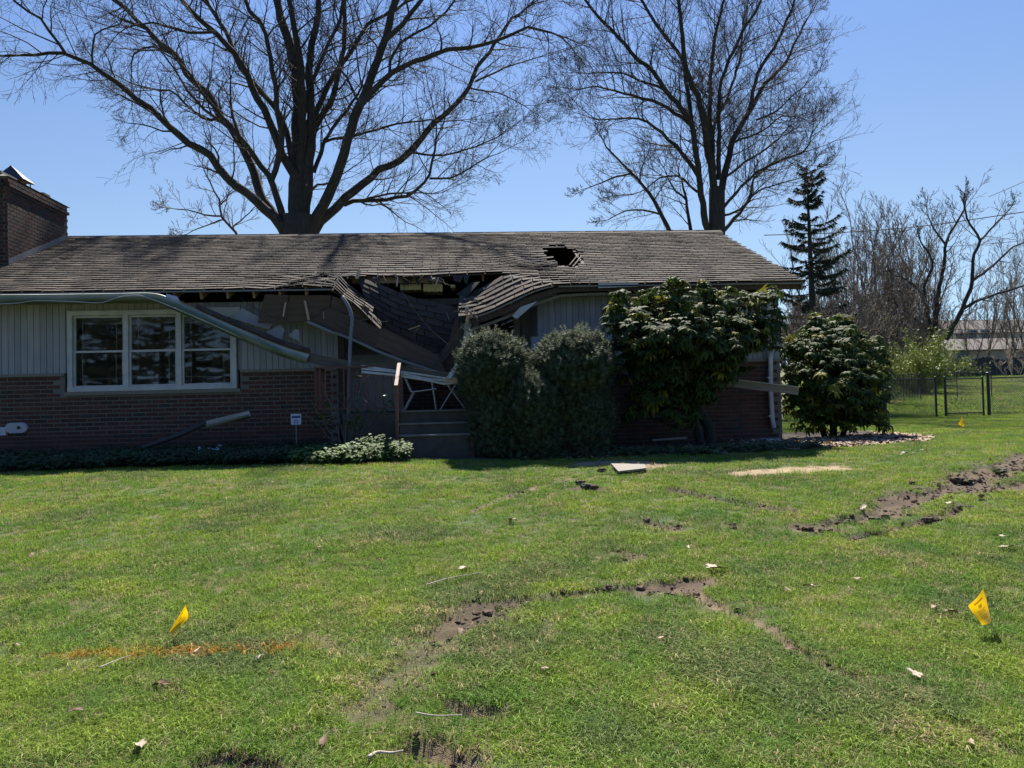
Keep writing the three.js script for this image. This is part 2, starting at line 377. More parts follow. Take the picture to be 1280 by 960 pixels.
  const q = new THREE.Quaternion(), up = V(0, 1, 0), m4 = new THREE.Matrix4(), sc = V(1, 1, 1), col = new THREE.Color();
  const lawn = new THREE.Group(); lawn.name = 'lawn_grass'; lawn.userData = { kind: 'stuff', label: 'patchy green lawn grass sloping up to the house', category: 'grass' };
  scene.add(lawn);
  let total = 0;
  lists.forEach((l, k) => {
    const n = l.length / 8, im = new THREE.InstancedMesh(kinds[k], leaf, n); total += n;
    for (let j = 0; j < n; j++) {
      const o = j * 8; q.setFromAxisAngle(up, l[o + 4]); sc.setScalar(l[o + 3]);
      im.setMatrixAt(j, m4.compose(V(l[o], l[o + 1], l[o + 2]), q, sc)); im.setColorAt(j, col.setRGB(Math.max(l[o + 5], 0.01), Math.max(l[o + 6], 0.01), Math.max(l[o + 7], 0.005)));
    }
    im.name = 'grass'; im.userData.kind = 'stuff'; lawn.add(im);
  });
  console.log('grass clumps', total);
}
// ---------------------------------------------------------------- the damaged house
const GRADE = 0.95, WZ = -13.5, SILL = 2.29, EAVE = 3.58, EZ = -13, TANP = 0.4134, COSP = 1 / Math.hypot(1, TANP), SINP = TANP * COSP, RZ = -17.1, RY = EAVE + TANP * 4.1, RL = 4.1 / COSP, REND = 5.76;
const XL0 = -13, XL1 = -1.9, XR0 = 1.4, XR1 = 5.52, BACK = -14.8, SOFFIT = 3.44;
const onRoof = (px, py) => { const d = ray(px, py), t = (EAVE + TANP * EZ - EYE.y) / (d.y + TANP * d.z); return EYE.clone().addScaledVector(d, t); };
const house = thing('damaged_house', 'single storey brick and pale siding house with collapsed roof over the porch', 'house', V(-2, GRADE, WZ));

// brick walls: a mortar body with bricks standing 8 mm proud; the first 300 bricks are meshes of their own
const BL = 0.2032, BH = 0.0677;
const brickGeo = [0, 1, 2].map((k) => {
  const mb = new MB(), w = 0.0965 - k * 0.001, h = 0.0285 - k * 0.0006, c = 0.004;
  mb.hexa([V(-w, -h, 0.02), V(w, -h, 0.02), V(w, h, 0.02), V(-w, h, 0.02), V(-w, -h, -0.02), V(w, -h, -0.02), V(w, h, -0.02), V(-w, h, -0.02)]);
  const p = mb.p; for (let i = 0; i < p.length; i += 3) if (p[i + 2] > 0) { p[i] *= 1 - c / w; p[i + 1] *= 1 - c / h; }
  return mb.geometry();
});
let brickLeft = 300;
const brickR = seeded(5);
function brickWall(name, x0, x1, y0, z, opts = {}) {
  const top = opts.top ?? SILL, body = new MB();
  const cut = opts.cut;                                     // window: [x0, x1, ybottom]
  if (cut) { body.box(x0, cut[0], y0, top, z - 0.2, z - 0.009); body.box(cut[1], x1, y0, top, z - 0.2, z - 0.009); body.box(cut[0], cut[1], y0, cut[2], z - 0.2, z - 0.009); }
  else body.box(x0, x1, y0, top, z - 0.2, z - 0.009);
  const wall = body.build(name, M.mortar, house), rest = new MB();
  let row = 0;
  for (let y = top - BH / 2; y > y0; y -= BH, row++) for (let x = x0 + (row % 2 ? BL / 2 : 0) + BL / 2; x < x1 - BL * 0.4; x += BL) {
    if (cut && y + BH / 2 > cut[2] + 0.005 && x + BL / 2 > cut[0] && x - BL / 2 < cut[1]) continue;
    const k = Math.min(5, Math.floor(brickR() * brickR() * 6 + brickR() * 1.6)), dz = (brickR() - 0.5) * 0.004;
    if (brickLeft > 0 && opts.single && x > opts.single && y > 1.12) {
      const b = new THREE.Mesh(brickGeo[Math.floor(brickR() * 3)], M.bricks[k]);
      b.name = 'brick'; b.position.set(x, y, z - 0.02 + dz); wall.add(b); brickLeft--;
    } else {
      const c = M.bricks[k].color; rest.col = rgb(c.r, c.g, c.b);
      rest.box(x - 0.0955, x + 0.0955, y - 0.0282, y + 0.0282, z - 0.03, z + dz);
    }
  }
  if (rest.n) rest.build('brick', M.brickMix, wall, 'stuff');
  return wall;
}
const WIN = [-6.16, -3.52, 2.035, 3.33];
brickWall('brick_wall', XL0, XL1, GRADE - 0.15, WZ, { cut: [WIN[0] - 0.06, WIN[1] + 0.05, 1.975], single: -7.45 });
brickWall('brick_wall', XR0, XR1, GRADE - 0.15, WZ);
brickWall('brick_wall', XL1, XR0, GRADE - 0.15, BACK);
// stone caps on the brick
const cap = (x0, x1, y0, y1, z) => new MB().box(x0, x1, y0, y1, z - 0.16, z + 0.03).build('stone_cap', M.stone, house);
cap(XL0, WIN[0] - 0.062, SILL + 0.002, SILL + 0.045, WZ); cap(WIN[1] + 0.052, XL1 - 0.02, SILL + 0.002, SILL + 0.045, WZ); cap(XR0, XR1, SILL + 0.002, SILL + 0.045, WZ); cap(XL1, XR0, SILL + 0.002, SILL + 0.045, BACK);
new MB().box(WIN[0] - 0.06, WIN[1] + 0.05, 1.977, WIN[2] - 0.002, WZ - 0.15, WZ + 0.045).build('window_sill', M.stone, house);

// vertical siding: one mesh a board, grooves between
function siding(x0, x1, y0, y1, z, skip) {
  const body = new MB();
  if (skip) { body.box(x0, skip[0], y0, y1, z - 0.14, z - 0.034); body.box(skip[1], x1, y0, y1, z - 0.14, z - 0.034); body.box(skip[0], skip[1], skip[3], y1, z - 0.14, z - 0.034); if (skip[2] > y0) body.box(skip[0], skip[1], y0, skip[2], z - 0.14, z - 0.034); }
  else body.box(x0, x1, y0, y1, z - 0.14, z - 0.034);
  const wall = body.build('siding_wall', M.siding[1], house), W = 0.0985;
  for (let x = x0; x < x1 - 0.02; x += W) {
    const e = Math.min(x + W - 0.008, x1), put = (a, b) => { if (b - a > 0.03) new MB().box(x, e, a, b, z - 0.033, z - 0.018 + 0.003 * brickR()).build('siding_board', M.siding[Math.floor(brickR() * 3)], wall); };
    if (x < -7.6) continue;
    if (skip && e > skip[0] && x < skip[1]) { put(skip[3], y1); if (skip[2] > y0) put(y0, skip[2]); } else put(y0, y1);
  }
}
siding(XL0, XL1, SILL + 0.047, SOFFIT, WZ, [WIN[0] - 0.01, WIN[1] + 0.01, SILL, WIN[3]]);
const RW = [atZ(757, 400, WZ).x, atZ(757, 400, WZ).x + 1.5, 2.42, 3.3];
siding(XR0, XR1, SILL + 0.047, SOFFIT, WZ, RW);
const BW = [0.36, 1.2, 2.45, 3.42], DOOR = [atZ(430, 480, BACK).x, atZ(497, 480, BACK).x];
siding(DOOR[1] + 0.12, XR0, SILL + 0.047, 3.62, BACK, BW);
new MB().box(XL1, DOOR[0] - 0.12, SILL + 0.047, 3.62, BACK - 0.14, BACK - 0.02).build('siding_wall', M.siding[1], house);
// return walls of the porch, end wall, back wall, ceiling
new MB().box(XL1 - 0.2, XL1, GRADE - 0.1, SOFFIT, BACK, WZ - 0.21).build('porch_side_wall', M.siding[0], house);
new MB().box(XR0, XR0 + 0.14, GRADE - 0.1, SOFFIT, BACK, WZ - 0.21).build('porch_side_wall', M.siding[0], house);
{
  const end = new MB(), y0 = GRADE - 0.1;
  for (const x of [XR1 - 0.14, XL0]) {
    const a = [V(x, y0, -21), V(x, y0, WZ - 0.21), V(x, SOFFIT - 0.02, WZ - 0.21), V(x, RY - 0.16, RZ), V(x, SOFFIT - 0.02, -21)], b = a.map((p) => p.clone().add(V(0.13, 0, 0)));
    end.hexa([a[0], a[1], a[2], a[4], b[0], b[1], b[2], b[4]]); end.hexa([a[2], a[2], a[3], a[4], b[2], b[2], b[3], b[4]]);
  }
  end.build('gable_wall', M.siding[1], house);
  new MB().box(XL0, XR1, y0, SOFFIT, -21.2, -21).build('rear_wall', M.siding[1], house);
  new MB().box(XL0 + 0.14, XR1 - 0.15, 3.3, 3.4, -20.9, BACK - 0.2).build('attic_floor', M.plaster, house);
  new MB().box(XL0 + 0.2, XR1 - 0.2, 1.4, 1.5, -20.9, BACK - 0.25).build('room_floor', M.plaster, house);
  const rooms = new MB(); rooms.box(XL0 + 0.2, XR1 - 0.2, 1.5, 3.3, -18.2, -18.1); rooms.box(XL1 - 0.35, XL1 - 0.25, 1.5, 3.3, -18.1, BACK - 0.3);
  rooms.build('partition', M.plaster, house);
}

// windows
function windowUnit(x0, x1, y0, y1, z, cols, material = M.vinyl, grille = true) {
  const f = new MB(), d0 = z - 0.12, d1 = z + 0.03, fr = 0.075;
  f.box(x0, x1, y1 - fr, y1, d0, d1); f.box(x0, x1, y0, y0 + fr * 0.9, d0, d1 + 0.012); f.box(x0, x0 + fr, y0 + fr * 0.9, y1 - fr, d0, d1); f.box(x1 - fr, x1, y0 + fr * 0.9, y1 - fr, d0, d1);
  const w = f.build('window', material, house), W = (x1 - x0 - 2 * fr) / cols;
  for (let k = 0; k < cols; k++) {
    const a = x0 + fr + k * W, b = a + W;
    if (k) new MB().box(a - 0.035, a + 0.035, y0 + fr * 0.9, y1 - fr, d0 + 0.01, d1 - 0.008).build('mullion', material, w);
    const A = a + (k ? 0.037 : 0.002), B = b - (k < cols - 1 ? 0.037 : 0.002), mid = (y0 + y1) / 2 - 0.005, s = 0.032;
    for (const [l, h, zz] of [[mid - 0.01, y1 - fr - 0.002, z - 0.035], [y0 + fr * 0.9 + 0.002, mid + 0.012, z - 0.012]]) {
      const q = new MB(), t = 0.024;
      q.box(A, B, h - s, h, zz - t, zz); q.box(A, B, l, l + s * 0.8, zz - t, zz); q.box(A, A + s, l + s * 0.8, h - s, zz - t, zz); q.box(B - s, B, l + s * 0.8, h - s, zz - t, zz);
      const sash = q.build('sash', material, w);
      // sub-parts hang on the window, not on the sash, to keep three levels
      const g = new MB(); g.box(A + s, B - s, l + s * 0.8, h - s, zz - 0.0135, zz - 0.0105); g.build('pane', M.glass, w);
      if (grille) {
        const r = new MB(), gx = 0.1, top = zz > z - 0.02; const zg = zz - 0.0145;
        r.box(A + s + gx, A + s + gx + 0.006, l + s, h - s, zg - 0.003, zg); r.box(B - s - gx - 0.006, B - s - gx, l + s, h - s, zg - 0.003, zg);
        const yy = top ? l + s + 0.1 : h - s - 0.1; r.box(A + s, B - s, yy, yy + 0.006, zg - 0.0065, zg - 0.0035);
        r.build('grille', M.cream, w);
      }
    }
  }
  return w;
}
windowUnit(WIN[0], WIN[1], WIN[2], WIN[3], WZ + 0.01, 3);
windowUnit(RW[0], RW[1], RW[2], RW[3], WZ, 2);
windowUnit(BW[0], BW[1], BW[2], BW[3], BACK, 1, M.cream, false);

// front door with a pale lower panel in the recess
{
  const [a, b] = DOOR, d = new MB(); d.box(a, b, 1.6, 2.62, BACK + 0.002, BACK + 0.05);
  const door = d.build('door', M.vinyl, house);
  new MB().box(a, b, 2.7, 3.5, BACK - 0.02, BACK + 0.02).build('pane', M.glass, door);
  const f = new MB(); f.box(a - 0.1, a - 0.002, 1.6, 3.6, BACK - 0.05, BACK + 0.07); f.box(b + 0.002, b + 0.1, 1.6, 3.6, BACK - 0.05, BACK + 0.07); f.box(a, b, 3.52, 3.6, BACK - 0.05, BACK + 0.06);
  f.build('door_frame', M.cream, house);
  new MB().box(a, b, 1.4, 3.6, BACK - 0.3, BACK - 0.25).build('door_lining', M.plaster, house);
  new MB().box(b - 0.1, b - 0.06, 2.1, 2.22, BACK + 0.05, BACK + 0.1).build('handle', M.steel, door);
}

// ------------------------------------------------ roof
const VT = (RZ * -1 - 13.78) / COSP;                        // the tear runs across the slope at this distance from the ridge
const XK = atZ(412, 366, EZ).x, XC = atZ(476, 366, EZ).x, XD = 0.2;
const holePts = [[676, 312], [688, 307], [704, 306], [722, 313], [730, 326], [718, 336], [702, 330], [686, 322]].map(([x, y]) => { const p = onRoof(x, y); return [p.x, (p.z - RZ) / COSP]; });
const inHole = (x, v) => { let c = false; for (let i = 0, j = holePts.length - 1; i < holePts.length; j = i++) { const [xi, yi] = holePts[i], [xj, yj] = holePts[j]; if ((yi > v) !== (yj > v) && x < ((xj - xi) * (v - yi)) / (yj - yi) + xi) c = !c; } return c; };
function roofDrop(x, v) {
  let d = 0.10 * Math.exp(-(((x - 1.55) / 0.55) ** 2 + ((v - 2.5) / 0.7) ** 2)) + 0.012 * noise(x * 1.1, v * 1.3) + 0.03 * Math.exp(-(((x + 1.2) / 2.2) ** 2 + ((v - 3.4) / 0.6) ** 2));
  if (v > VT + 0.004) {
    const a = clamp((v - VT) / (RL - VT), 0, 1);
    if (x < 0) {
      if (x > XK) d += (x - XK) * (0.72 + 0.12 * a) * smoothstep(x, XK - 0.02, XK + 0.12);
      d += -0.045 * Math.exp(-(((x - XK + 0.05) / 0.25) ** 2)) + 0.03 * Math.sin(x * 7 + a * 3) * smoothstep(x, XK - 1.7, XK - 0.4) * (0.3 + a);
    } else d += lerp(0.36, 0.5, a) * (1 - smoothstep(x, XD - 0.06, XD + lerp(0.8, 1.5, a)));
  } else if (v > VT - 0.5) d += 0.05 * smoothstep(v, VT - 0.5, VT) * Math.exp(-(((x + 0.6) / 0.9) ** 2)) + 0.02 * Math.sin(x * 9) * smoothstep(v, VT - 0.35, VT) * Math.exp(-(((x + 2.2) / 0.8) ** 2));
  return d;
}
const roofAt = (x, v) => V(x, RY - v * SINP - roofDrop(x, v), RZ + v * COSP + (v > VT && x > XK && x < 0 ? 0.12 * (x - XK) : 0));
const tornEdge = (x) => 0.05 * noise(x * 6, 1) + 0.035 * noise(x * 17, 2);
function roofGone(x, v) {
  if (inHole(x, v)) return true;
  if (v > VT - 0.12 + tornEdge(x) * 2 && x > XK - 0.05 && x < XD + 0.7 && v < VT) return x > XC - 0.42;
  return v > VT && x > XC + 0.05 * noise(v * 9, 3) - 0.48 * (RL - v) && x < XD + 0.07 * noise(v * 8, 9) - 0.05 * (RL - v);
}
const shR = seeded(31);
const deck = new MB();
function tab(mb, S, u0, u1, v0, v1, lift = 0.006, curl = 0) {   // one shingle tab lying on the surface S(u, v)
  const um = (u0 + u1) / 2, vm = (v0 + v1) / 2, n = S(um + 0.05, vm).sub(S(um - 0.05, vm)).cross(S(um, vm + 0.03).sub(S(um, vm - 0.03))).normalize();
  if (n.y < 0 && n.z < 0) n.negate(); if (n.y + n.z < 0) n.negate();
  const j = () => (shR() - 0.5) * 0.006, low = lift + 0.012 + curl, top = 0.004;
  const A = S(u0, v0).addScaledVector(n, top), B = S(u1, v0).addScaledVector(n, top), C = S(u1, v1 + j()).addScaledVector(n, low + j()), D = S(u0, v1 + j()).addScaledVector(n, low + j());
  const dn = n.clone().multiplyScalar(-0.011);
  mb.hexa([D, C, B, A, D.clone().add(dn), C.clone().add(dn), B.clone().add(n.clone().multiplyScalar(-0.003)), A.clone().add(n.clone().multiplyScalar(-0.003))], shR() * 9, shR() * 9);
}
{
  const roofPart = new MB();                                // boarding under the shingles
  for (let x = -13.2; x < REND - 0.01; x += 0.16) for (let k = 0; k < 30; k++) {
    const v0 = k < 24 ? (k / 24) * (VT - 0.002) : VT + 0.008 + ((k - 24) / 6) * (RL - VT - 0.036), v1 = k < 24 ? ((k + 1) / 24) * (VT - 0.002) : VT + 0.008 + ((k - 23) / 6) * (RL - VT - 0.036), x1 = Math.min(x + 0.16, REND - 0.02);
    if (roofGone((x + x1) / 2, (v0 + v1) / 2)) continue;
    const q = [roofAt(x, v1), roofAt(x1, v1), roofAt(x1, v0), roofAt(x, v0)].map((p) => p.add(V(0, -0.016, -0.006)));
    roofPart.hexa([...q, ...q.map((p) => p.clone().add(V(0, -0.02, -0.008)))]);
  }
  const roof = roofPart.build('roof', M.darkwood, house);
  const rear = new MB(); rear.slab(V(-13.2, RY, RZ), V(-13.2, EAVE, -21.2), V(REND, EAVE, -21.2), V(REND, RY, RZ), 0.05); rear.build('rear_slope', M.shingles[1], roof);
  const rest = new MB(), singles = [];
  const rows = [];
  for (let k = 0; k < 26; k++) rows.push([(k * VT) / 26, ((k + 1) * VT) / 26]);
  for (let k = 0; k < 6; k++) rows.push([VT + 0.008 + (k * (RL + 0.01 - VT)) / 6, VT + 0.008 + ((k + 1) * (RL + 0.01 - VT)) / 6]);
  rows.forEach(([v0, v1], r) => {
    const off = (r % 2) * 0.15 + 0.04 * shR();
    for (let x = -13.2 + off; x < REND; x += 0.305) {
      let u0 = x + 0.006, u1 = Math.min(x + 0.299, REND);
      if (u1 - u0 < 0.05) continue;
      const cuts = [];
      if (roofGone((u0 + u1) / 2, (v0 + v1) / 2)) {
        if (!roofGone(u0 + 0.03, (v0 + v1) / 2)) u1 = (u0 + u1) / 2 - 0.02; else if (!roofGone(u1 - 0.03, (v0 + v1) / 2)) u0 = (u0 + u1) / 2 + 0.02; else continue;
      }
      const near = v0 >= VT - 0.001 && u0 > XK - 1.5 && u1 < XD + 2.3, parts = u0 > XK - 0.2 && u1 < XC + 0.3 && v0 >= VT - 0.01 ? 2 : 1;
      for (let p = 0; p < parts; p++) {
        const a = lerp(u0, u1, p / parts), b = lerp(u0, u1, (p + 1) / parts) - (p < parts - 1 ? 0.003 : 0);
        const curl = near ? 0.012 * shR() : 0.004 * shR(), k = Math.floor(shR() * 5);
        if (near) { const m = new MB(); tab(m, roofAt, a, b, v0, v1, 0.006, curl); singles.push([m, k]); }
        else { const c = M.shingles[k].color, v = 0.85 + 0.3 * shR(); rest.col = rgb(c.r * v, c.g * v, c.b * v); if (u1 > -8.6) tab(rest, roofAt, a, b, v0, v1, 0.006, curl); }
      }
    }
  });
  if (true) { const m = new MB(); m.slab(V(-13.2, RY + 0.01, RZ), V(-8.6, RY + 0.01, RZ), roofAt(-8.6, RL).add(V(0, 0.01, 0)), roofAt(-13.2, RL).add(V(0, 0.01, 0)), -0.01); m.build('roof_covering', M.shingles[1], roof); }
  rest.build('shingle', M.shingleMix, roof, 'stuff');
  // the strip that folded down over the porch
  const cTL = atZ(446, 346, -13.82), cTR = atZ(578, 386, -13.75), cBL = atZ(466, 400, -13.5), cBR = atZ(562, 440, -13.45);
  const fallen = (u, v) => { const a = cTL.clone().lerp(cTR, u), b = cBL.clone().lerp(cBR, u); const p = a.lerp(b, v); p.y -= 0.16 * Math.sin(Math.PI * clamp(u, 0, 1)) * (0.25 + 0.75 * v) - 0.02 * Math.sin(u * 9 + v * 4); p.z += 0.11 * Math.sin(Math.PI * clamp(v, 0, 1)); return p; };
  const fd = new MB();
  for (let i = 0; i < 8; i++) for (let j = 0; j < 5; j++) {
    const q = [[i, j + 1], [i + 1, j + 1], [i + 1, j], [i, j]].map(([a, b]) => fallen(a / 8, b / 5).add(V(0, -0.01, -0.02)));
    fd.hexa([...q, ...q.map((p) => p.clone().add(V(0, -0.006, -0.02)))]);
  }
  const fp = fd.build('fallen_roof_section', M.darkwood, house);
  fp.userData.label = 'folded-down strip of shingled roof over the porch, tones darkened for shade';
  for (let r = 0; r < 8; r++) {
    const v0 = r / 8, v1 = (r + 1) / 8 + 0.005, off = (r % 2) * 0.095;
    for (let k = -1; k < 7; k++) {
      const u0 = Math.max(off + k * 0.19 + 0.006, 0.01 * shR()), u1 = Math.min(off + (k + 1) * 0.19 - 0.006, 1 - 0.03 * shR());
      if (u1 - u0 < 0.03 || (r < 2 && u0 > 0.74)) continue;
      const m = new MB(); tab(m, fallen, u0, u1, v0, v1, 0.006, 0.004); m.build('shingle', M.shingles[[1, 3, 4][Math.floor(shR() * 3)]], fp);  // darker shingle tones only, the shade on this strip put into colour
    }
  }
  singles.slice(0, 240).forEach(([m, k]) => m.build('shingle', M.shingles[k], roof));
  if (singles.length > 240) { const extra = new MB(); singles.slice(240).forEach(([m]) => { const o = extra.n; extra.p.push(...m.p); extra.u.push(...m.u); extra.i.push(...m.i.map((q) => q + o)); extra.n += m.n; }); extra.build('shingle', M.shingles[0], roof, 'stuff'); }
  console.log('single shingles', singles.length);
  // ridge cap
  for (let x = -8.6, k = 0; x < REND - 0.02; x += 0.3, k++) { const e = Math.min(x + 0.33, REND + 0.01), m = new MB(), h = 0.02 + (k % 2) * 0.004 + 0.01; m.hexa([V(x, RY - 0.045, RZ + 0.14), V(e, RY - 0.04, RZ + 0.14), V(e, RY + h, RZ), V(x, RY + h - 0.008, RZ), V(x, RY - 0.045, RZ - 0.14), V(e, RY - 0.04, RZ - 0.14), V(e, RY + h - 0.012, RZ - 0.01), V(x, RY + h - 0.02, RZ - 0.01)]); m.build('ridge_shingle', M.shingles[k % 5], roof); }
  // felt and torn sheets at the tear
  for (const [a, b, c, d] of [[[570, 368], [590, 353], [600, 352], [582, 372]]]) new MB().slab(atZ(...d, -13.62), atZ(...c, -13.6), atZ(...b, -13.82), atZ(...a, -13.84), 0.008).build('torn_felt', M.felt, roof);
  // hole: broken boards
  const hb = [[[712, 330], [724, 318], 0.02], [[716, 332], [727, 322], 0.025], [[719, 314], [729, 317], 0.03]];
  for (const [p, q, w] of hb) new MB().bar(onRoof(...p).add(V(0, -0.02, 0)), onRoof(...q).add(V(0, 0.02, 0)), w, w * 0.7).build('broken_board', w > 0.027 ? M.lumber : M.darkwood, roof);
}
// rafters under the roof
for (let x = -8; x < REND - 0.2; x += 0.406) {
  if (x > 1.1 && x < 2.5) continue;                         // snapped around the hole and the dent
  if (x > XC - 0.2 && x < XD + 0.6) { new MB().bar(V(x, RY - 0.13, RZ), roofAt(x, VT - 0.3).add(V(0, -0.12, 0)), 0.038, 0.14).build('rafter', M.lumber, house); continue; }
  if (x > XK - 0.1 && x <= XC - 0.2) continue;
  const e = roofAt(x, RL - 0.06);
  if (x > XD && x < XD + 1.6) { new MB().bar(V(x, RY - 0.13, RZ), roofAt(x, VT).add(V(0, -0.12, 0)), 0.038, 0.14).build('rafter', M.lumber, house); new MB().bar(roofAt(x, VT + 0.05).add(V(0, -0.11, 0)), e.add(V(0, -0.11, 0)), 0.038, 0.12).build('rafter', M.lumber, house); continue; }
  new MB().bar(V(x, RY - 0.13, RZ), e.add(V(0, -0.105, 0)), 0.038, 0.13).build('rafter', M.lumber, house);
}
// attic: insulation showing in the gap, header, splintered ends
{
  for (const [p, q, h] of [[[500, 358], [526, 361], 0.1], [[529, 359], [553, 361], 0.13], [[496, 347], [545, 346], 0.05], [[563, 357], [569, 360], 0.05]]) {
    const a = atZ(...p, -13.98), b = atZ(...q, -13.98), m = new MB(), n = 9, y = Math.max(a.y, b.y);
    for (let k = 0; k < n; k++) { const x0 = lerp(a.x, b.x, k / n), x1 = lerp(a.x, b.x, (k + 1) / n), w = 0.02 * shR(); m.hexa([V(x0, y - h / 2 - w, -14 + w), V(x1, y - h / 2 - 0.015 * shR(), -14 + 0.02 * shR()), V(x1, y + h / 2 - w, -14.02), V(x0, y + h / 2, -14.02), V(x0, y - h / 2, -14.5), V(x1, y - h / 2, -14.5), V(x1, y + h / 2, -14.5), V(x0, y + h / 2, -14.5)]); }
    m.build('insulation', M.insulation, house);
  }
  new MB().bar(atZ(440, 351, -14.0), atZ(549, 350, -14.0), 0.04, 0.1).build('ceiling_joist', M.lumber, house);
  new MB().box(XL1 + 0.02, XR0 - 0.02, 3.42, 3.44, -15.2, -14.2).build('porch_ceiling', M.darkwood, house);
  for (const [p, q, w] of [[[497, 346], [496, 358], 0.02], [[548, 347], [545, 356], 0.018], [[449, 338], [446, 348], 0.05], [[584, 384], [583, 392], 0.05], [[585, 394], [584, 402], 0.045], [[588, 389], [590, 397], 0.03], [[436, 402], [430, 415], 0.035], [[381, 376], [386, 400], 0.03], [[357, 378], [354, 396], 0.02], [[451, 400], [454, 416], 0.02]]) new MB().bar(atZ(...p, -13.0), atZ(...q, -12.93), w, w * 0.6).build('splintered_wood', M.splinter, house);
  // brown boards turned down from the eave
  const panel = (pts, z, mat, name, th = 0.018) => { const [a, b, c, d] = pts.map(([x, y, dz = 0]) => atZ(x, y, z + dz)); return new MB().slab(a, b, c, d, th).build(name, mat, house); };
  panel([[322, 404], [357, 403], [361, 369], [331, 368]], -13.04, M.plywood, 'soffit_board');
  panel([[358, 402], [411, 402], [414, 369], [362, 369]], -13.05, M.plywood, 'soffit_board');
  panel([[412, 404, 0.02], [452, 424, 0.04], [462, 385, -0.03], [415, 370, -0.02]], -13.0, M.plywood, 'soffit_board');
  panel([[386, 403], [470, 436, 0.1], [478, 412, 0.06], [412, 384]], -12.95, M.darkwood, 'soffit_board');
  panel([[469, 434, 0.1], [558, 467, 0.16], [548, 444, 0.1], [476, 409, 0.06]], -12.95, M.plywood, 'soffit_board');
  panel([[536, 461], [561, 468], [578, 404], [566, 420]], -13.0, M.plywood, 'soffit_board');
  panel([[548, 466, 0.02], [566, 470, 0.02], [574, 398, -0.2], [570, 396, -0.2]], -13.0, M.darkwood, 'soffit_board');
  new MB().bar(atZ(538, 467, -12.8), atZ(566, 432, -12.95), 0.05, 0.07).build('broken_beam', M.darkwood, house);
  // pale trim under them, bent
  const trim = [[384, 402], [410, 413], [440, 424], [470, 438], [500, 450], [540, 463], [562, 470]].map(([x, y], k) => atZ(x, y, -12.9 + 0.03 * k));
  new MB().sweep([[-0.004, -0.02], [0.01, -0.02], [0.01, 0.02], [-0.004, 0.02]], trim, [V(0, 1, 0)], true).build('trim_strip', M.grey, house);
  // siding pieces twisted loose under the left eave
  panel([[290, 398], [336, 412], [341, 405], [302, 385]], -13.2, M.siding[2], 'loose_siding');
  panel([[332, 415], [352, 425], [356, 412], [350, 406]], -13.15, M.siding[0], 'loose_siding');
  panel([[360, 420], [375, 427], [374, 413], [369, 411]], -13.15, M.siding[2], 'loose_siding');
  panel([[248, 396], [300, 396], [300, 384], [252, 384]], -13.3, M.cream, 'loose_siding');
  // soffit on the sound part of the left eave
  new MB().box(-13, atZ(222, 378, -13.2).x, SOFFIT, SOFFIT + 0.02, WZ - 0.03, EZ - 0.03).build('soffit', M.cream, house);
  new MB().box(-13, atZ(205, 378, -13.2).x, SOFFIT - 0.02, EAVE - 0.04, EZ - 0.05, EZ - 0.03).build('fascia', M.vinyl, house);
  new MB().box(-13.2, XK + 0.02, EAVE - 0.045, EAVE - 0.022, EZ - 0.03, EZ + 0.02).build('drip_edge', M.grey, house);
  // right eave: bent trim board, hanging soffit, one length of fascia left
  const bent = [[590, 412], [606, 407], [640, 394], [668, 381], [700, 370], [735, 368], [780, 367]].map(([x, y], k) => atZ(x, y, -13.15));
  new MB().sweep([[-0.01, -0.02], [0.015, -0.02], [0.015, 0.025], [-0.01, 0.025]], bent, [V(0, 1, 0)], true).build('trim_strip', M.greywood, house);
  const low = [[588, 402], [606, 398], [640, 385], [668, 372], [700, 362], [760, 360], [1002, 358]].map(([x, y]) => atZ(x, y, -13.06));
  new MB().sweep([[-0.015, -0.045], [0.015, -0.045], [0.015, 0.05], [-0.015, 0.05]], low, [V(0, 1, 0)], true).build('sub_fascia', M.darkwood, house);
  const edge = [];
  for (let x = XD + 0.02; x < XD + 1.5; x += 0.1) edge.push(roofAt(x, RL).add(V(0, -0.03, 0.015)));
  new MB().sweep([[-0.004, -0.012], [0.004, -0.012], [0.004, 0.012], [-0.004, 0.012]], edge, [V(0, 1, 0)], true).build('drip_edge', M.greywood, house);
  new MB().box(XD + 1.5, REND, EAVE - 0.05, EAVE - 0.028, EZ - 0.02, EZ + 0.015).build('drip_edge', M.greywood, house);
  panel([[640, 395], [646, 399], [672, 376], [650, 384]], -13.02, M.aluminium, 'hanging_soffit', 0.006);
  panel([[748, 360], [798, 358], [798, 353], [748, 354]], -12.985, M.vinyl, 'fascia');
  new MB().box(XD + 1.3, XR1, SOFFIT, SOFFIT + 0.02, WZ - 0.03, WZ + 0.12).build('soffit', M.cream, house);
  new MB().bar(atZ(940, 351, EZ - 0.05), atZ(1003, 350, EZ - 0.05), 0.02, 0.05).build('fascia', M.greywood, house);
  // rake board on the gable end
  new MB().bar(V(REND - 0.03, RY - 0.09, RZ), V(REND - 0.03, EAVE - 0.09, EZ), 0.025, 0.13).build('rake_board', M.greywood, house);
  // white panel between the shrubs, window trim
  panel([[664, 462], [690, 462], [690, 421], [664, 421]], -13.35, M.siding[2], 'shutter');
  // corner post at the porch
  new MB().box(XL1 - 0.02, XL1 + 0.1, 1.6, 3.2, WZ - 0.12, WZ - 0.02).build('porch_post', M.darkwood, house);
  new MB().bar(atZ(577, 470, -13.1), atZ(586, 400, -13.3), 0.1, 0.1, V(0, 0, 1)).build('porch_post', M.cream, house);
}
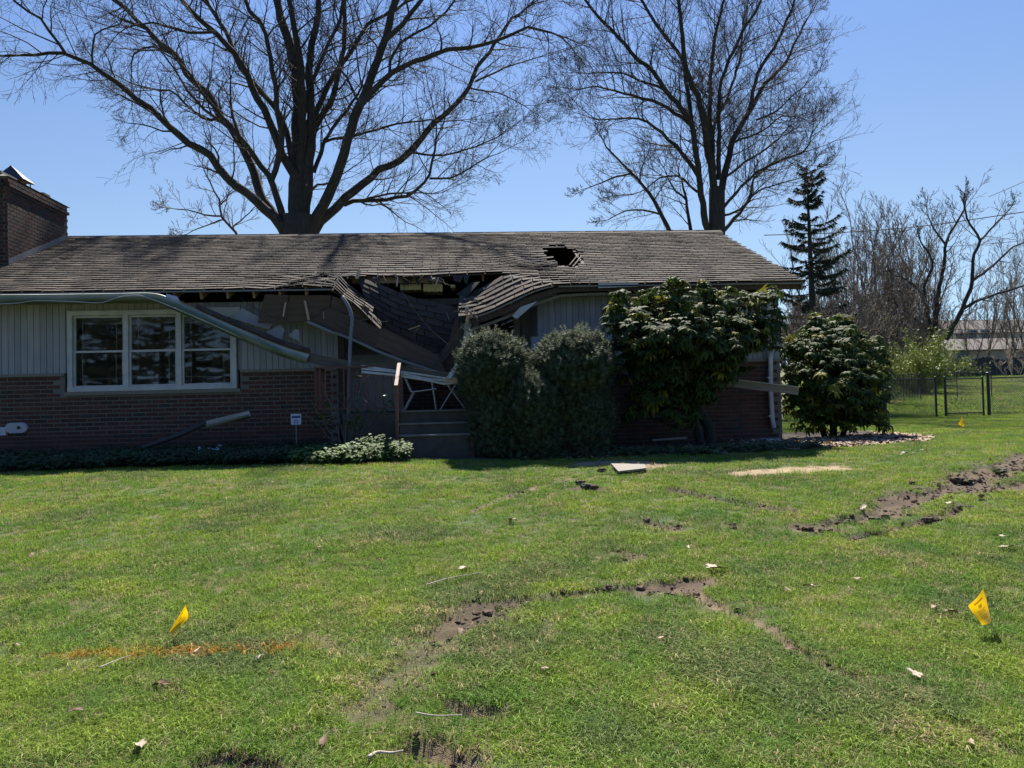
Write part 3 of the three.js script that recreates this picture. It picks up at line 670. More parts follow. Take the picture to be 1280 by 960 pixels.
// splinters, torn felt and loose wires in the wreck
{
  const R = seeded(88), span = (a, b) => [lerp(a[0], b[0], R()), lerp(a[1], b[1], R())];
  for (let k = 0; k < 44; k++) {
    const [px, py] = k < 16 ? span([440, 342], [575, 352]) : k < 30 ? span([395, 380], [560, 460]) : span([575, 375], [600, 408]), z = k < 16 ? -13.75 + 0.1 * R() : -12.86 - 0.1 * R(), p = atZ(px, py, z), a = R() * 3.14, L = 0.06 + 0.2 * R();
    new MB().bar(p, p.clone().add(V(Math.cos(a) * L, -Math.sin(a) * L * 0.8, 0.05 * (R() - 0.3))), 0.008 + 0.018 * R(), 0.006 + 0.01 * R()).build('splintered_wood', [M.splinter, M.lumber, M.plywood, M.greywood][Math.floor(R() * 4)], house);
  }
  for (let k = 0; k < 12; k++) { const px = 445 + 140 * R(), p = roofAt(atZ(px, 343, -13.78).x, VT - 0.03).add(V(0, 0.01, 0)), w = 0.05 + 0.1 * R(), h = 0.05 + 0.12 * R(), q = [p, p.clone().add(V(w, -0.01, 0)), p.clone().add(V(w * (0.5 + 0.4 * R()), -h, 0.04)), p.clone().add(V(w * 0.2 * R(), -h * 0.8, 0.05))]; new MB().slab(q[3], q[2], q[1], q[0], 0.004).build('torn_felt', k % 3 ? M.felt : M.shingles[k % 5], house); }
  for (const [a, b, s] of [[[398, 402], [470, 436], 0.12], [[500, 360], [560, 430], 0.2], [[585, 398], [603, 440], 0.1], [[300, 372], [352, 400], 0.09]]) { const A = atZ(...a, -12.88), B = atZ(...b, -12.85), m = A.clone().lerp(B, 0.5).add(V(0, -s, 0.05)); new MB().tube(new THREE.QuadraticBezierCurve3(A, m, B).getPoints(14), 0.004, 4).build('loose_wire', M.blackMetal, house); }
}
// chimney
{
  const X1 = -7.72, X0 = -8.9, Z0 = -16.95, Z1 = -14.72, TOP = 5.86, body = new MB();
  body.box(X0, X1 - 0.01, 3.6, TOP, Z0, Z1 - 0.01);
  const ch = body.build('chimney', M.mortar, house), b = new MB();
  let row = 0;
  for (let y = 4.1; y < TOP - 0.02; y += BH, row++) {
    const out = TOP - y < 0.14 ? 0.035 : TOP - y < 0.22 ? 0.018 : 0;
    const shade = () => { const c = M.bricks[Math.floor(brickR() * 6)].color, s = 0.4 + 0.4 * brickR(); b.col = rgb(c.r * s, c.g * s, c.b * s * 1.02); };
    for (let z = Z0 + (row % 2) * 0.1; z < Z1 - 0.02; z += BL) { shade(); b.box(X1 - 0.05, X1 + out + 0.003 * brickR(), y - 0.028, y + 0.028, z, Math.min(z + 0.192, Z1 + out)); }
    for (let x = X0 + (row % 2) * 0.1; x < X1 - 0.08; x += BL) { shade(); b.box(x, Math.min(x + 0.192, X1 - 0.055), y - 0.028, y + 0.028, Z1 - 0.05, Z1 + out + 0.003 * brickR()); }
  }
  b.build('brick', M.brickMix, ch, 'stuff');
  const cp = new MB(); cp.hexa([V(X0 - 0.03, TOP + 0.002, Z1 + 0.04), V(X1 + 0.04, TOP + 0.002, Z1 + 0.04), V(X1 - 0.12, TOP + 0.08, Z1 - 0.12), V(X0, TOP + 0.08, Z1 - 0.12), V(X0 - 0.03, TOP + 0.002, Z0 - 0.04), V(X1 + 0.04, TOP + 0.002, Z0 - 0.04), V(X1 - 0.12, TOP + 0.08, Z0 + 0.1), V(X0, TOP + 0.08, Z0 + 0.1)]);
  cp.build('mortar_crown', M.concrete, ch);
  const slab0 = new MB(); slab0.box(X0, -7.86, TOP + 0.081, TOP + 0.13, -15.35, -14.8); slab0.build('cap_stone', M.concrete, ch);
  const fl = new MB(); for (const z of [-15.6, -16.5]) { fl.box(-8.15, -7.9, TOP + 0.05, TOP + 0.16, z - 0.13, z + 0.13); } fl.build('flue', std(rgb(0.42, 0.26, 0.17), 0.9, again(T.grain, 4)), ch);
  // tilted black metal hood over the first flue
  const c = V(-8.02, TOP + 0.2, -15.6), k = 0.24, pk = c.clone().add(V(-0.05, 0.24, 0.08)), q = [V(-k, -0.02, k), V(k, -0.05, k), V(k, -0.05, -k), V(-k, 0.02, -k)].map((p) => p.add(c)), hood = new MB();
  for (let i = 0; i < 4; i++) hood.tri(q[i], q[(i + 1) % 4], pk);
  for (let i = 0; i < 4; i++) hood.bar(q[i].clone().lerp(c, 0.3), q[i].clone().lerp(c, 0.3).add(V(0, -0.18, 0)), 0.015, 0.015, V(1, 0, 0));
  hood.build('chimney_hood', M.blackMetal, ch);
  // lead flashing along the roof
  new MB().slab(roofAt(X1 + 0.015, (Z0 + 17.1) / COSP + 0.15), roofAt(X1 + 0.015, (Z1 + 17.1) / COSP), roofAt(X1 + 0.015, (Z1 + 17.1) / COSP).add(V(0, 0.12, 0)), roofAt(X1 + 0.015, (Z0 + 17.1) / COSP + 0.15).add(V(0, 0.12, 0)), 0.004).build('flashing', M.grey, ch);
}
// downspout on the right corner
{
  const d = [[961, 352], [960, 425], [959, 432], [962, 444], [963, 452], [963, 490], [965, 524], [967, 535]].map(([x, y], k) => atZ(x, y, WZ + 0.08));
  new MB().sweep([[-0.035, -0.03], [0.035, -0.03], [0.035, 0.03], [-0.035, 0.03]], d, d.map(() => V(0, 0, 1)), true).build('downspout', M.vinyl, house);
  for (const y of [1.35, 2.0]) new MB().box(d[5].x - 0.05, d[5].x + 0.05, y, y + 0.025, WZ - 0.005, WZ + 0.115).build('bracket', M.vinyl, house);
}
// wall fittings: oval vent cover and small box
{
  const c = atZ(22, 535, WZ), o = new THREE.Shape(), a = 0.085, r = 0.073;
  o.absarc(a, 0, r, -Math.PI / 2, Math.PI / 2); o.absarc(-a, 0, r, Math.PI / 2, Math.PI * 1.5); o.closePath();
  const g = new THREE.ExtrudeGeometry(o, { depth: 0.04, bevelEnabled: true, bevelSize: 0.012, bevelThickness: 0.015, bevelSegments: 3, curveSegments: 14 });
  const m = new THREE.Mesh(g, std(rgb(0.44, 0.43, 0.42), 0.6, null)); m.name = 'vent_cover'; m.position.set(c.x, c.y, WZ); place(m, house);
  const h = new THREE.Mesh(new THREE.CylinderGeometry(0.028, 0.028, 0.03, 16).rotateX(Math.PI / 2), M.blackMetal); h.name = 'outlet_hole'; h.position.set(0.045, 0.004, 0.05); m.add(h);
  new MB().box(c.x - 0.24, c.x - 0.15, c.y - 0.11, c.y + 0.02, WZ, WZ + 0.06).build('outlet_box', std(rgb(0.5, 0.51, 0.55), 0.6), house);
}
// ---------------------------------------------------------------- porch, rails, things fallen on it
const porch = thing('front_porch', 'concrete porch platform with three steps below the collapsed roof', 'porch', V(0, 0.95, -12.5));
{
  const a = atZ(428, 514, -12.5).x, b = 1.3;
  new MB().box(a, b, 0.9, 1.59, BACK + 0.01, -12.5).build('platform', M.shadedStep, porch);
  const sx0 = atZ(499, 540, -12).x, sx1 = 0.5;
  for (const [y, z0, z1] of [[1.585, -12.52, -12.42], [1.40, -12.498, -12.15], [1.235, -12.148, -11.83]]) new MB().box(sx0, sx1, 0.85, y, z0 + 0.0, z1).build('step', M.shadedStep, porch);
  for (const [y, z0, z1] of [[1.587, -12.6, -12.39], [1.402, -12.419, -12.12], [1.237, -12.149, -11.8]]) new MB().box(sx0 - 0.02, sx1 + 0.02, y, y + 0.022, z0, z1).build('tread', M.concrete, porch);  // treads take the paler concrete, sunlight painted into their colour
}
const railR = seeded(77);
// iron balustrade on the left of the porch
{
  const z = -12.55, rail = thing('porch_railing', 'rusty red iron balustrade with scrolls along the porch edge', 'railing', V(-1.5, 1.59, z));
  const xa = atZ(394, 460, z).x, xb = atZ(497, 460, z).x, top = atZ(470, 458, z).y, bot = 1.66;
  new MB().box(xa, xb, top - 0.012, top + 0.012, z - 0.02, z + 0.02).build('top_rail', M.iron, rail);
  new MB().box(xa, xb, bot - 0.01, bot + 0.01, z - 0.012, z + 0.012).build('bottom_rail', M.iron, rail);
  for (const px of [394, 400, 407, 415, 430, 437, 459, 469, 479, 490, 497]) { const x = atZ(px, 480, z).x; new MB().box(x - 0.0095, x + 0.0095, px === 394 || px === 497 ? 1.59 : bot + 0.011, top - 0.013, z - 0.008, z + 0.008).build('baluster', M.iron, rail); }
  const spiral = (cx, cy, r0, turns, dir) => { const p = []; for (let k = 0; k <= 26; k++) { const t = k / 26, a = dir * t * turns * 6.283, r = r0 * (1 - 0.75 * t); p.push(V(cx + Math.cos(a) * r, cy + Math.sin(a) * r, z)); } return p; };
  const S = atZ(449, 485, z);
  for (const [dx, dy, r, d] of [[-0.03, -0.12, 0.055, 1], [-0.035, 0.02, 0.05, -1], [-0.06, 0.22, 0.05, 1], [0.03, 0.2, 0.045, -1]]) new MB().tube(spiral(S.x + dx, S.y + dy, r, 1.5, d), 0.0055, 5).build('scroll', M.iron, rail);
  const cur = []; for (let k = 0; k <= 16; k++) { const t = k / 16; cur.push(V(S.x - 0.1 + 0.34 * t, lerp(top - 0.05, bot + 0.02, t) - 0.08 * Math.sin(t * 3.14), z)); }
  new MB().tube(cur, 0.007, 5).build('scroll', M.iron, rail);
  new MB().tube(cur.map((p) => V(2 * S.x - p.x - 0.03, p.y, z)), 0.007, 5).build('scroll', M.iron, rail);
  // return panel running back to the wall
  const rt = new MB(); for (let k = 0; k < 7; k++) rt.box(xa - 0.008, xa + 0.008, bot, top - 0.015, z - 0.12 - k * 0.1, z - 0.105 - k * 0.1); rt.box(xa - 0.015, xa + 0.015, top - 0.012, top + 0.01, z - 0.8, z - 0.021);
  rt.build('side_panel', M.iron, rail);
}
// stair handrails
function handrail(px, label, far) {
  const zt = -12.4, zb = -11.7, T0 = far ? atZ(589, 463, zt) : atZ(499, 455, zt), T1 = far ? atZ(589, 478, zb) : atZ(495, 483, zb), F = far ? atZ(592, 540, zb) : atZ(497, 546, zb);
  const h = thing('stair_handrail', label, 'handrail', V(F.x, 1.235, zb));
  new MB().bar(T0, T1, 0.05, 0.04).build('grip', M.iron, h);
  new MB().bar(V(T1.x, slope(T1.x, zb), zb - 0.06), V(T1.x, T1.y + 0.02, zb - 0.06), 0.042, 0.042, V(0, 0, 1)).build('post', M.iron, h);
  new MB().bar(V(T0.x, 1.59, zt), V(T0.x, T0.y, zt), 0.035, 0.035, V(0, 0, 1)).build('post', M.iron, h);
  new MB().bar(V(T0.x, 1.75, zt), V(T1.x, 1.42, zb - 0.06), 0.012, 0.02).build('lower_rail', M.iron, h);
}
handrail(497, 'rusty iron stair handrail beside the porch balustrade', false);
handrail(588, 'rusty iron stair handrail against the clipped yew', true);
// gutter torn from the eave with the fascia it pulled down
{
  const g = thing('fallen_gutter', 'green stained gutter torn from the eave and sagging across the window', 'gutter', atZ(360, 444, -12.6));
  const pts = [[-70, 375, -12.93], [60, 374, -12.93], [140, 373, -12.93], [195, 373, -12.92], [212, 379, -12.9], [240, 391, -12.86], [275, 407, -12.8], [315, 424, -12.74], [352, 439, -12.7], [385, 449, -12.68]].map(([x, y, z]) => atZ(x, y, z));
  const curve = new THREE.CatmullRomCurve3(pts, false, 'centripetal').getPoints(60), mb = new MB(), n = curve.length;
  const prof = [[0.062, 0.05], [0.055, 0.062], [0.05, 0.05], [0.046, -0.02], [0.02, -0.058], [-0.05, -0.06], [-0.062, -0.05], [-0.062, 0.06]];
  const ups = curve.map((p, k) => V(0, 1, 0).applyAxisAngle(V(1, 0, 0), -0.25 - 0.45 * smoothstep(k, 18, 34)));
  // colour: white paint where clean, green algae elsewhere
  const m = prof.length, first = mb.n; let len = 0;
  curve.forEach((p, k) => {
    const t = curve[Math.min(k + 1, n - 1)].clone().sub(curve[Math.max(k - 1, 0)]).normalize(), s = t.clone().cross(ups[k]).normalize(), u = s.clone().cross(t);
    if (k) len += p.distanceTo(curve[k - 1]);
    prof.forEach(([a, b], j) => { const al = clamp(0.95 + 0.9 * fbm(len * 1.4, j * 0.25, 4) - (j < 3 ? 0.75 : 0), 0, 1); mb.col = rgb(lerp(0.4, 0.085, al), lerp(0.41, 0.112, al), lerp(0.37, 0.055, al)); mb.v(p.clone().addScaledVector(s, a).addScaledVector(u, b), j * 0.05, len); });
    if (k) for (let j = 0; j < m - 1; j++) { const A = first + (k - 1) * m, B = first + k * m; mb.i.push(A + j, A + j + 1, B + j + 1, A + j, B + j + 1, B + j); }
  });
  mb.build('trough', M.algae, g);
  const strip = curve.slice(34).map((p) => p.clone().add(V(0.02, 0.1, -0.03)));
  new MB().sweep([[-0.02, -0.05], [0.02, -0.05], [0.02, 0.05], [-0.02, 0.05]], strip, [V(0, 1, 0)], true).build('torn_roof_edge', M.darkwood, g);
  for (let k = 0; k + 2 < strip.length; k += 2) new MB().slab(strip[k].clone().add(V(0, 0.03, 0.05)), strip[k + 2].clone().add(V(0, 0.03 - 0.01 * (k % 3), 0.06)), strip[k + 2].clone().add(V(0, 0.075, -0.05)), strip[k].clone().add(V(0, 0.075, -0.05)), 0.012).build('shingle', M.shingles[k % 5], g);
  const wire = [[-60, 381], [20, 379], [43, 376], [90, 377], [128, 378], [146, 372], [172, 369], [190, 374], [230, 390], [280, 412], [350, 444], [384, 454]].map(([x, y], k) => atZ(x, y, k < 8 ? -12.84 : -12.72));
  new MB().tube(new THREE.CatmullRomCurve3(wire).getPoints(60), 0.006, 5).build('front_lip', M.vinyl, g);
  for (const k of [3, 12, 20, 36, 48]) { const p = curve[k]; new MB().bar(p.clone().add(V(0, 0.07, -0.06)), p.clone().add(V(0.01, 0.055, 0.07)), 0.02, 0.006).build('gutter_strap', M.aluminium, g); }
  // crumpled flap of metal where it left the eave
  new MB().slab(atZ(206, 376, -12.86), atZ(228, 384, -12.85), atZ(222, 371, -12.9), atZ(208, 367, -12.92), 0.004).build('bent_flap', M.aluminium, g);
}
{
  const f = thing('fallen_fascia', 'long white metal clad fascia beam fallen across the porch railing', 'fascia', atZ(480, 462, -12.5));
  const core = [[345, 437, -12.78], [400, 452, -12.7], [450, 461, -12.62], [510, 466, -12.5], [572, 476, -12.3]].map(([x, y, z]) => atZ(x, y, z));
  for (let k = 0; k + 1 < core.length; k++) new MB().bar(core[k].clone().add(V(0, 0.02, 0)), core[k + 1].clone().add(V(0.004, 0.02, 0)), 0.05, 0.15).build('board', M.beam, f);
  const clad = [[452, 461, -12.56], [490, 465, -12.5], [530, 472, -12.4], [562, 477, -12.3]].map(([x, y, z]) => atZ(x, y, z));
  for (const [dy, h, dz] of [[0.035, 0.03, 0], [0, 0.03, 0.012], [-0.04, 0.035, 0.02]]) new MB().sweep([[-0.003, -h / 2], [0.006, -h / 2], [0.006, h / 2], [-0.003, h / 2]], clad.map((p, k) => p.clone().add(V(0, dy + 0.01 * Math.sin(k * 2.3 + dy * 60), dz))), [V(0, 1, 0)], true).build('metal_cladding', M.vinyl, f);
  new MB().slab(atZ(556, 481, -12.26), atZ(574, 479, -12.25), atZ(577, 472, -12.27), atZ(558, 470, -12.3), 0.02).build('splintered_end', M.splinter, f);
  new MB().slab(atZ(563, 474, -12.25), atZ(580, 446, -12.35), atZ(577, 444, -12.37), atZ(559, 471, -12.28), 0.01).build('metal_cladding', M.vinyl, f);
}
// bent downspout standing in front of the balustrade
{
  const p = [[428, 371, -12.95], [435, 382, -12.85], [440, 398, -12.75], [438, 425, -12.68], [437, 458, -12.62], [436, 500, -12.6], [436, 540, -12.6]].map(([x, y, z]) => atZ(x, y, z));
  single(new MB().sweep([[-0.025, -0.02], [0.025, -0.02], [0.025, 0.02], [-0.025, 0.02]], new THREE.CatmullRomCurve3(p).getPoints(24), [V(0, 0, 1)], true), 'bent_downspout', M.grey, 'bent grey downspout hanging from the broken eave down past the railing', 'downspout', p[6]);
}
// two tubular metal chairs on the porch
{
  const z0 = -12.75, base = atZ(520, 512, z0), tb = (pts, g, r = 0.012) => new MB().tube(new THREE.CatmullRomCurve3(pts, false, 'catmullrom', 0.1).getPoints(pts.length * 5), r, 6).build('frame_tube', M.steel, g);
  const g = thing('metal_patio_chair', 'tubular metal patio chair standing on the porch under the fallen beam', 'chair', V(base.x + 0.2, 1.59, z0));
  for (const dz of [0, -0.42]) {
    tb([[506, 473], [514, 490], [545, 486]].map(([x, y]) => atZ(x, y, z0).add(V(0, 0, dz))), g);
    tb([[504, 514], [516, 491], [514, 489]].map(([x, y], k) => { const p = atZ(x, y, z0).add(V(0, 0, dz)); if (!k) p.y = 1.602; return p; }), g);
    tb([[539, 474], [542, 492], [545, 513]].map(([x, y], k) => { const p = atZ(x, y, z0).add(V(0, 0, dz)); if (k === 2) p.y = 1.602; return p; }), g);
  }
  new MB().slab(atZ(517, 489, z0 - 0.02), atZ(543, 486, z0 - 0.02), atZ(543, 486, z0 - 0.02).add(V(0, 0, -0.38)), atZ(517, 489, z0 - 0.02).add(V(0, 0, -0.38)), 0.015).build('seat', M.grey, g);
  const h = thing('folding_stool', 'folding metal stool with crossed legs beside the patio chair', 'stool', V(atZ(566, 512, z0).x, 1.59, z0));
  for (const dz of [0, -0.35]) {
    for (const [a, b] of [[[550, 514], [571, 478]], [[557, 478], [582, 514]]]) { const p = atZ(...a, z0).add(V(0, 0, dz)), q = atZ(...b, z0).add(V(0, 0, dz)); if (p.y < q.y) p.y = 1.602; else q.y = 1.602; new MB().tube([p, q], 0.012, 6).build('leg', M.steel, h); }
  }
  new MB().slab(atZ(556, 478, z0), atZ(573, 478, z0), atZ(573, 478, z0).add(V(0, 0, -0.36)), atZ(556, 478, z0).add(V(0, 0, -0.36)), 0.02).build('seat', M.grey, h);
}
// loose debris along the house
{
  // pipe and channel leaning in the bed below the window
  const A = atZ(178, 560, -12.75), B = atZ(262, 526, -12.95);
  A.y = Math.max(A.y, slope(A.x, A.z) + 0.03);
  single(new MB().tube([A, A.clone().lerp(B, 0.55).add(V(0, -0.03, 0.02)), B], 0.04, 8), 'broken_pipe', std(rgb(0.05, 0.047, 0.043), 0.6, again(T.blotch, 2)), 'dark grey length of downspout lying in the bed below the big window', 'pipe', A);
  const C = atZ(258, 531, -12.85), D = atZ(312, 518, -12.9);
  const ch = new MB(); ch.sweep([[-0.05, 0.04], [-0.045, -0.035], [0.045, -0.035], [0.05, 0.045], [0.042, 0.045], [0.037, -0.027], [-0.037, -0.027], [-0.042, 0.04]], [C, D], [V(0, 0.8, 0.6)], true);
  single(ch, 'gutter_offcut', M.aluminium, 'pale short gutter offcut propped on the dark pipe by the brick wall', 'gutter', C);
  // crumpled clear plastic
  const mb = new MB(), R = seeded(3), P = atZ(266, 549, -12.55); P.y = slope(P.x, P.z) + 0.16;
  for (let k = 0; k < 26; k++) { const o = P.clone().add(V((R() - 0.5) * 0.42, (R() - 0.5) * 0.12, (R() - 0.5) * 0.2)), e = () => V((R() - 0.5) * 0.13, (R() - 0.5) * 0.07, (R() - 0.5) * 0.1); mb.tri(o, o.clone().add(e()), o.clone().add(e())); }
  single(mb, 'plastic_sheet', std(rgb(0.5, 0.55, 0.62), 0.35), 'crumpled bluish white plastic scrap in the bed under the gutter offcut', 'plastic', P);
  // long fascia board behind the rhododendron trunk
  const E = atZ(770, 462, -13.2), F = atZ(998, 489, -12.72);
  const b = thing('fallen_board', 'long pale board fallen aslant across the brick wall by the downspout', 'board', F);
  new MB().bar(E, F, 0.03, 0.12).build('board', M.greywood, b);
  new MB().bar(E.clone().add(V(0, 0.065, 0.01)), F.clone().add(V(0, 0.065, 0.01)), 0.09, 0.012).build('board_cap', M.aluminium, b);
  // splash block, flat slab on the lawn
  const s = onGround(955, 548); s.z = -13.0; s.x = 5.05; s.y = slope(5.05, -13) + 0.02;
  single(new MB().box(s.x - 0.1, s.x + 0.18, s.y - 0.03, s.y + 0.04, s.z - 0.15, s.z + 0.2), 'splash_block', M.vinyl, 'small white splash block at the foot of the white downspout', 'splash block', s);
  const q = onGround(787, 590), w = new MB(), top = [[764, 585], [806, 586], [808, 591], [773, 595]].map(([x, y]) => { const p = onGround(x, y); p.y = slope(p.x, p.z) + 0.055; return p; });
  w.slab(top[3], top[2], top[1], top[0], 0.02);
  single(w, 'splintered_plank', M.greywood, 'short pale plank lying flat on the torn lawn before the shrubs', 'plank', q);
  const t = onGround(840, 548), u = new MB(); t.z = -12.2; u.bar(atZ(815, 550, -12.2), atZ(858, 547, -12.2), 0.09, 0.03); single(u, 'scrap_strip', M.grey, 'grey strip of scrap lying in the dark bed below the rhododendron', 'scrap', t);
}
// small sign on a stake by the wall
{
  const c = atZ(370, 524, -12.5), g0 = slope(c.x, -12.5), s = thing('yard_sign', 'small white yard sign with dark lettering on a stake by the brick wall', 'sign', V(c.x, g0, -12.5));
  const cv = document.createElement('canvas'); cv.width = 128; cv.height = 144; const x = cv.getContext('2d');
  x.fillStyle = '#b9bec9'; x.fillRect(0, 0, 128, 144); x.fillStyle = '#2a3e78'; x.fillRect(10, 24, 108, 34); x.fillRect(44, 78, 42, 14); x.fillRect(26, 104, 76, 9); x.fillRect(30, 120, 66, 8);
  const t = new THREE.CanvasTexture(cv); t.colorSpace = THREE.SRGBColorSpace;
  const pl = new THREE.Mesh(new THREE.BoxGeometry(0.15, 0.16, 0.008), [0, 1, 2, 3, 4, 5].map((k) => std(rgb(1, 1, 1), 0.5, k === 4 ? t : null))); pl.name = 'sign_board'; pl.position.copy(c); place(pl, s);
  new MB().box(c.x - 0.008, c.x + 0.008, g0 - 0.05, c.y - 0.081, -12.508, -12.496).build('stake', M.grey, s);
}
// ---------------------------------------------------------------- bare trees
function growBranch(mb, R, start, dir, len, r, level, o) {
  const segs = level === 0 ? 6 : level === 1 ? 5 : level === 2 ? 3 : 2, pts = [start.clone()], rad = [r], d = dir.clone().normalize(), p = start.clone();
  for (let k = 1; k <= segs; k++) {
    d.x += (R() - 0.5) * o.wander; d.y += (R() - 0.5) * o.wander + o.lift * (level < 2 ? 1 : 0.6); d.z += (R() - 0.5) * o.wander; d.normalize();
    p.addScaledVector(d, len / segs); pts.push(p.clone()); rad.push(Math.max(r * (1 - 0.75 * (k / segs)), o.thin));
  }
  mb.tube(pts, rad, level === 0 ? 6 : level === 1 ? 4 : 3, false);
  o.count++;
  if (level >= o.depth) return;
  const n = o.kids[level];
  for (let k = 0; k < n; k++) {
    const t = 0.18 + 0.8 * ((k + R()) / n), f = t * segs, i = Math.min(Math.floor(f), segs - 1), at = pts[i].clone().lerp(pts[i + 1], f - i);
    const ax = pts[i + 1].clone().sub(pts[i]).normalize(), side = V(R() - 0.5, R() - 0.5, R() - 0.5).cross(ax).normalize();
    const nd = ax.multiplyScalar(0.75).addScaledVector(side, o.spread * (0.6 + 0.6 * R())).add(V(0, o.up, 0));
    growBranch(mb, R, at, nd, len * o.ratio * (0.6 + 0.6 * R()) * (1 - 0.35 * t), Math.max(r * 0.5 * (1 - 0.6 * t), o.thin), level + 1, o);
  }
}
// limbs traced in the photograph lie at the tree's distance; each leans its own way in depth
function tracedTree(g, limbs, z, o) {
  const R = seeded(o.seed), px2m = -z / FPX, twigs = new MB();
  const trunkBase = atZ(o.base[0], o.base[1], z); trunkBase.y = slope(trunkBase.x, z) - 0.1;
  const top = atZ(o.fork[0], o.fork[1], z), tr = [], rr = [];
  for (let k = 0; k <= 8; k++) { const t = k / 8; tr.push(trunkBase.clone().lerp(top, t)); rr.push(o.trunk * (t < 0.12 ? 1.35 - 2 * t : 1.06 - 0.12 * t)); }
  new MB().tube(tr, rr, 14).build('trunk', o.bark, g);
  limbs.forEach((L, n) => {
    const lean = L.lean ?? (R() - 0.5) * 1.5, z0 = L.z0 ?? 0, pts = [], x0 = L.p[0];
    let acc = 0;
    L.p.forEach(([x, y], k) => { if (k) acc += Math.hypot(x - L.p[k - 1][0], y - L.p[k - 1][1]) * px2m; pts.push(atZ(x, y, z + z0 + lean * acc * 0.55)); });
    const cv = new THREE.CatmullRomCurve3(pts, false, 'centripetal'), len = cv.getLength(), n2 = Math.max(6, Math.round(len / 0.4)), q = cv.getSpacedPoints(n2);
    q.forEach((p, k) => { if (k > 0 && k < n2) p.add(V((R() - 0.5) * 0.07, (R() - 0.5) * 0.07, (R() - 0.5) * 0.1)); });
    const rad = q.map((_, k) => (o.thinner ?? 1) * (lerp(L.w[0], L.w[1], k / n2) * px2m) / 2 * (k < 2 && L.flare ? 1.35 - 0.15 * k : 1) * (0.96 + 0.08 * R()));
    new MB().tube(q, rad, L.w[0] > 6 ? 9 : 6, true).build('limb', o.bark, g);
    const step = o.step, start = L.bare ?? 0.12;
    for (let s = len * start; s < len; s += step * (0.6 + 0.8 * R())) {
      const u = s / len, at = cv.getPointAt(u), tn = cv.getTangentAt(u), side = V(R() - 0.5, R() - 0.35, R() - 0.5).cross(tn).normalize();
      const dir = tn.multiplyScalar(0.7).addScaledVector(side, 0.9).add(V(0, 0.1, 0)), r = Math.min(rad[Math.floor(u * n2)] * 0.5, o.sub * (0.5 + 0.8 * R()));
      growBranch(twigs, R, at, dir, o.len * (0.45 + 0.75 * R()) * (L.twig ?? 1), r, 1, o);
    }
    const e = cv.getTangentAt(1), re = rad[n2];
    for (let k = 0; k < (L.w[1] > 3 ? o.tips : 2); k++) growBranch(twigs, R, q[n2], e.clone().add(V((R() - 0.5) * 0.9, (R() - 0.5) * 0.5 + 0.1, (R() - 0.5) * 0.9)), o.tipLen * (0.6 + 0.6 * R()) * (L.w[1] > 3 ? 1 : 0.5), re * 0.8, 0, o);
  });
  twigs.build('crown', o.twig, g, 'stuff');
  console.log(g.name, 'branches', o.count, 'triangles', twigs.i.length / 3);
}
